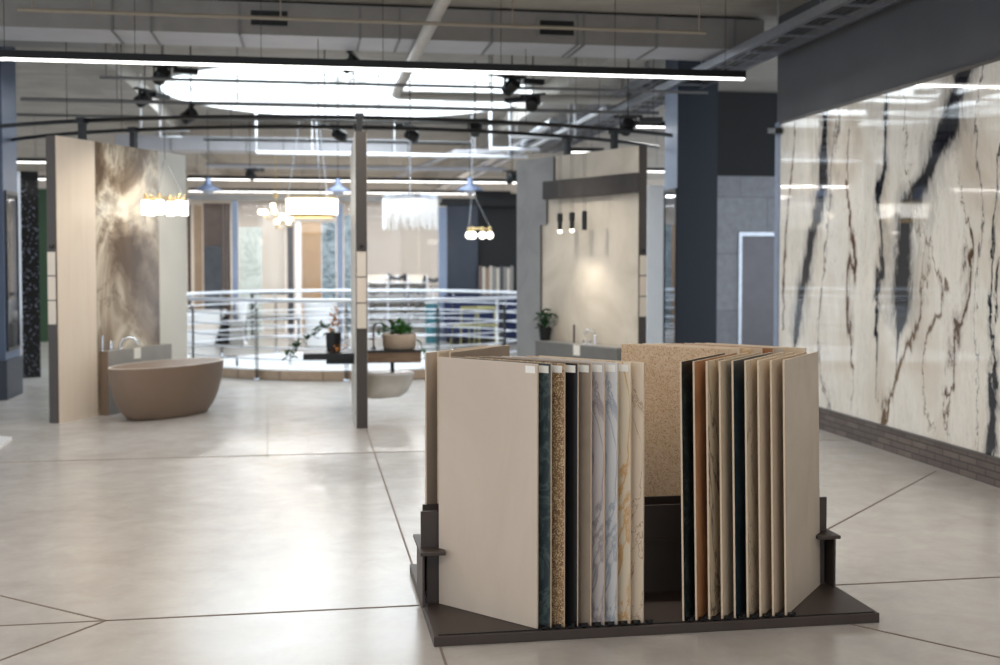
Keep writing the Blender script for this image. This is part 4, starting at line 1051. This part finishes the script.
# furniture
g = PY(203, 342, 22.8)
cwx = PY(204, 340, 23.2)
w_t = tub('bathtub', 'white freestanding bathtub beyond the railing at left', (cwx.x - .42, 23.4, 0), 0, .86, .40, .72, M['white'], M['basin'],
    [(.66, 0), (.70, .01), (.76, .15), (.84, .35), (.93, .5), (.99, .57), (1, .585)])
b_ = bb('storage_bag', 'black bag standing right of the white bathtub', 'bag', 218, 229, 316, 341, 24.0, M['black'], .3, floor=True)
hb = MB().tube([(.05, .15, .55), (.08, .15, .75), (.17, .15, .75), (.2, .15, .55)], .012, 6).build('handle', M['black'], b_, True)
bb('grey_plinth', 'grey plinth beside the black bag behind the railing', 'plinth', 230, 243, 322, 343, 23.2, M['greystone'], .5, floor=True)
p = PD(242, 342, 23.4)
o = thing('white_sculpture', 'slim white sculpted stand beyond the railing', 'sculpture', (p.x, p.y, 0))
MB().lathe([(.12, 0), (.06, .1), (.05, .35), (.10, .6), (.13, .8), (.11, .92), (.001, .93)], n=20).build('stand', M['white'], o, True)
# tall white cylinder basin
p = PZ(322, 347, 0)
o = thing('pedestal_basin', 'tall white cylindrical pedestal basin seen through the railing', 'basin', (p.x, p.y, 0))
MB().lathe([(.33, 0), (.33, .75), (.36, .80), (.38, .88), (.36, .885), (.33, .80), (.001, .78)], n=36).build('pedestal', M['white'], o, True)
MB().lathe([(.34, .002), (.34, .04)], n=36).build('foot_ring', M['greystone'], o, True)
# table display with dark frames in shop
def table(label, px0, px1, pyt, Y, mat, legm, dp=.6, group=None):
    a = PY(px0, pyt, Y); b = PY(px1, pyt, Y); t = thing('display_table', label, 'table', (a.x, Y, 0), 0, group); w = b.x - a.x; h = a.z
    MB().box(0, w, 0, dp, h - .05, h).build('table_top', mat, t)
    for x in (.03, w - .03):
        for y in (.04, dp - .04): MB().box(x - .02, x + .02, y - .02, y + .02, 0, h - .05).build('leg', legm, t)
    return t
table('black-framed display table under the gold chandelier', 250, 292, 292, 25.6, M['black'], M['black'])
table('white display table with shelves under the fringe lamp', 366, 430, 290, 25.8, M['white'], M['white'])
table('low black display table left of the white sculpture', 243, 300, 318, 24.7, M['black'], M['black'], .5)
# shelf unit with sanitary samples behind the fringe lamp
a = PY(367, 275, 26.6); b = PY(428, 275, 26.6)
sh_top = a.z
t = thing('shelf_unit', 'white shelf unit with pale samples behind the railing', 'shelf unit', (a.x, 26.6, 0)); w = b.x - a.x
MB().box(0, w, .38, .4, 0, a.z).build('back_board', M['cream'], t)
for k in range(4): MB().box(0, w, 0, .38, .28 + .3 * k, .305 + .3 * k).build('shelf', M['white'], t)
for x in (0, w * .33, w * .66, w - .03): MB().box(x, x + .03, 0, .4, 0, a.z).build('upright', M['white'], t)
sh_objs = []
for k in range(12):
    z = .306 + .3 * (k // 4 % 3); x = a.x + .12 + (k % 4) * w * .24 + .04 * (k // 4)
    if k < 1: 
        src = thing('sample_vase', 'small pale vase on the white shelf unit behind the railing', 'vase', (x, 26.78, z), 0, 'small vases on the white shelf unit'); MB().lathe([(.05, 0), (.07, .06), (.05, .13), (.03, .17), (.035, .2)], n=14).build('body', M['greystone'], src, True)
    else:
        o = copy_tree(src); at(o, (x, 26.78, z))
    
for px, py, lb in ((397, 279, 'black bow-shaped sculpture on top of the white shelf unit'), (433, 281, 'black bracket-shaped sculpture by the third shop post')):
    p = PY(px, py, 26.8); o = thing('sculpture', lb, 'sculpture', (p.x, 26.8, p.z - .08))
    MB().tube([(-.2, 0, .02), (-.18, 0, .15), (-.05, 0, .09), (.05, 0, .09), (.18, 0, .15), (.2, 0, .02)], [.07, .08, .05, .05, .08, .07], 10).build('figure', M['black'], o, True)
    MB().box(-.22, .22, -.06, .06, -.05, -.03).build('base', M['black'], o); 
    MB().box(-.03, .03, -.03, .03, (-(p.z - .08) if px > 428 else (sh_top - p.z + .08)), -.05).build('stand', M['white'], o)
c = PY(432.5, 300, 23.6)
o = thing('round_cabinet', 'teal round cabinet beside the third shop post', 'cabinet', (c.x, 23.7, 0)); hh = PY(432, 303, 23.7).z
MB().lathe([(.14, 0), (.14, hh - .02), (.12, hh)], n=24).build('body', M['teal'], o, True)
MB().lathe([(.15, hh), (.15, hh + .02)], n=24).build('top', M['white'], o, True)
# blue sofa
a = PY(447, 298, 23.3); b = PY(520, 298, 23.3)
so = thing('sofa', 'deep blue high-backed sofa in front of the slate panel', 'sofa', (a.x, 23.15, 0)); w = b.x - a.x
MB().box(0, w, .55, .75, .1, .98).build('backrest', M['blue'], so, bevel=.03)
MB().box(0, w, .0, .55, .12, .45).build('seat', M['blue'], so, bevel=.03)
for x in (.05, w - .1): 
    MB().box(x, x + .05, .05, .1, 0, .12).build('leg', M['black'], so); MB().box(x, x + .05, .6, .65, 0, .12).build('leg', M['black'], so)
# yellow chairs
src = None
for k, (px, lb) in enumerate(((465, 'yellow-green slim chair, left of two before the blue sofa'), (487, 'yellow-green slim chair, right of two before the blue sofa'))):
    p = PY(px, 340, 22.0)
    if src is None:
        src = thing('chair', lb, 'chair', p, R(200), 'yellow-green chairs'); src.location = (p.x, p.y, 0)
        MB().box(-.2, .2, -.2, .2, .43, .46).build('seat', M['yellow'], src, bevel=.01)
        MB().box(-.2, .2, .18, .20, .76, .82).build('backrest', M['yellow'], src, bevel=.01)
        for x in (-.18, .18):
            for y in (-.18, .19): MB().tube([(x, y, .82 if y > 0 else .44), (x * 1.15, y * 1.15, 0)], .014, 6).build('leg', M['yellow'], src)
    else:
        o = copy_tree(src); at(o, (p.x, p.y, 0), R(160)); o['label'] = lb
# white round table
p = PY(497, 297, 22.7)
t = thing('round_table', 'white oval table top in front of the blue sofa', 'table', (p.x, 22.7, 0)); hh = p.z
MB().lathe([(.36, hh - .03), (.38, hh - .015), (.36, hh)], n=32).build('table_top', M['white'], t, True)
MB().lathe([(.2, 0), (.2, .02), (.03, .04), (.03, hh - .03)], n=20).build('pedestal', M['white'], t, True)
# rack of upright sample boards by the black wall
a = PY(478, 266, 24.1); t0 = a.x
rk = thing('sample_rack', 'black floor rack for upright sample boards before the black wall', 'display rack', (t0, 23.98, 0))
wR = PY(513, 266, 24.1).x - t0
MB().box(-.03, wR + .03, .0, .2, 0.93, .97).build('tray', M['black'], rk); MB().box(0, .03, .05, .15, 0, .93).build('leg', M['black'], rk); MB().box(wR - .03, wR, .05, .15, 0, .93).build('leg', M['black'], rk)
cols = [M['mauve'], M['cream'], M['tanwood'], M['creamwall'], M['greystone'], M['cream'], M['darkpanel'], M['greystone'], M['creamwall'], M['greystone']]
names = ['mauve', 'first cream', 'tan', 'pale cream', 'grey', 'second cream', 'dark grey', 'mid grey', 'narrow pale cream', 'last grey']
for k in range(10):
    x = t0 + wR * k / 10 + .01
    o = MB().box(x, x + wR / 10 * .78, 24.02, 24.05, .972, a.z - .02 * (k % 3)).build('sample_board', cols[k])
    tag(o, '%s upright sample board, %s from the left in the far black rack' % (names[k], ('first', 'second', 'third', 'fourth', 'fifth', 'sixth', 'seventh', 'eighth', 'ninth', 'last')[k]), 'sample board', 'upright sample boards')

# ------------------------------------------------------------------ lights
def spotl(loc, tgt, power, size, blend=.8, col=(1, .92, .80), rad=.05):
    la = bpy.data.lights.new('spot_light', 'SPOT'); la.energy = power; la.spot_size = R(size); la.spot_blend = blend; la.color = col; la.shadow_soft_size = rad
    o = bpy.data.objects.new('spot_light', la); C.objects.link(o); o.location = loc
    o.rotation_euler = (Vector(tgt) - Vector(loc)).to_track_quat('-Z', 'Y').to_euler()
p1 = Vector(w1.location); d1 = Vector((math.cos(aa), math.sin(aa), 0)); n1 = Vector((math.sin(aa), -math.cos(aa), 0))
spotl(p1 + d1 * .7 + n1 * 1.6 + Vector((0, 0, 3.15)), p1 + d1 * .8 + Vector((0, 0, 1.6)), 70, 80)
spotl(p1 + d1 * 1.6 + n1 * 1.3 + Vector((0, 0, 3.15)), p1 + d1 * 1.6 + Vector((0, 0, 1.8)), 45, 70)
for px in (560, 572):
    x, z = D3(px, 233, TH + .30); q = L3w(x, TH + .30, z - .04); spotl(q, q + Vector((0, 0, -1)) + (L3w(-.25, 0, 0) - L3w(0, .18, 0)), 18, 80, 1)
spotl(L3w(.8, 1.6, 3.15), L3w(.9, 0, 1.7), 60, 60)
def ptl(loc, e, col=(1, .9, .75), r=.15):
    la = bpy.data.lights.new('lamp_light', 'POINT'); la.energy = e; la.color = col; la.shadow_soft_size = r
    o = bpy.data.objects.new('lamp_light', la); C.objects.link(o); o.location = loc
# light that falls in through the skylight
la = bpy.data.lights.new('skylight_daylight', 'AREA'); la.shape = 'DISK'; la.size = 5.6; la.energy = 400; la.color = (.86, .94, 1)
o = bpy.data.objects.new('skylight_daylight', la); C.objects.link(o); o.location = (CEN[0], CEN[1], CEILZ + .2)

w = bpy.data.worlds.new('daylight'); bpy.context.scene.world = w; w.use_nodes = True
w.node_tree.nodes['Background'].inputs[0].default_value = (.80, .89, 1.0, 1); w.node_tree.nodes['Background'].inputs[1].default_value = 1.7

# ------------------------------------------------------------------ camera
cam = bpy.data.cameras.new('camera'); co = bpy.data.objects.new('camera', cam); C.objects.link(co)
co.location = (0, 0, H); co.rotation_euler = (R(90) - TILT, 0, -YAW)
cam.sensor_width = 36; cam.lens = 36 * F / 1000; cam.shift_y = -(332.5 - Y0) / 1000 * 1
cam.clip_start = .05
cam.dof.use_dof = True; cam.dof.focus_distance = 5.3; cam.dof.aperture_fstop = 2.0
sc = bpy.context.scene; sc.camera = co
sc.view_settings.view_transform = 'Standard'; sc.view_settings.look = 'None'; sc.view_settings.exposure = .16; sc.view_settings.gamma = 1
sc.view_settings.use_curve_mapping = False
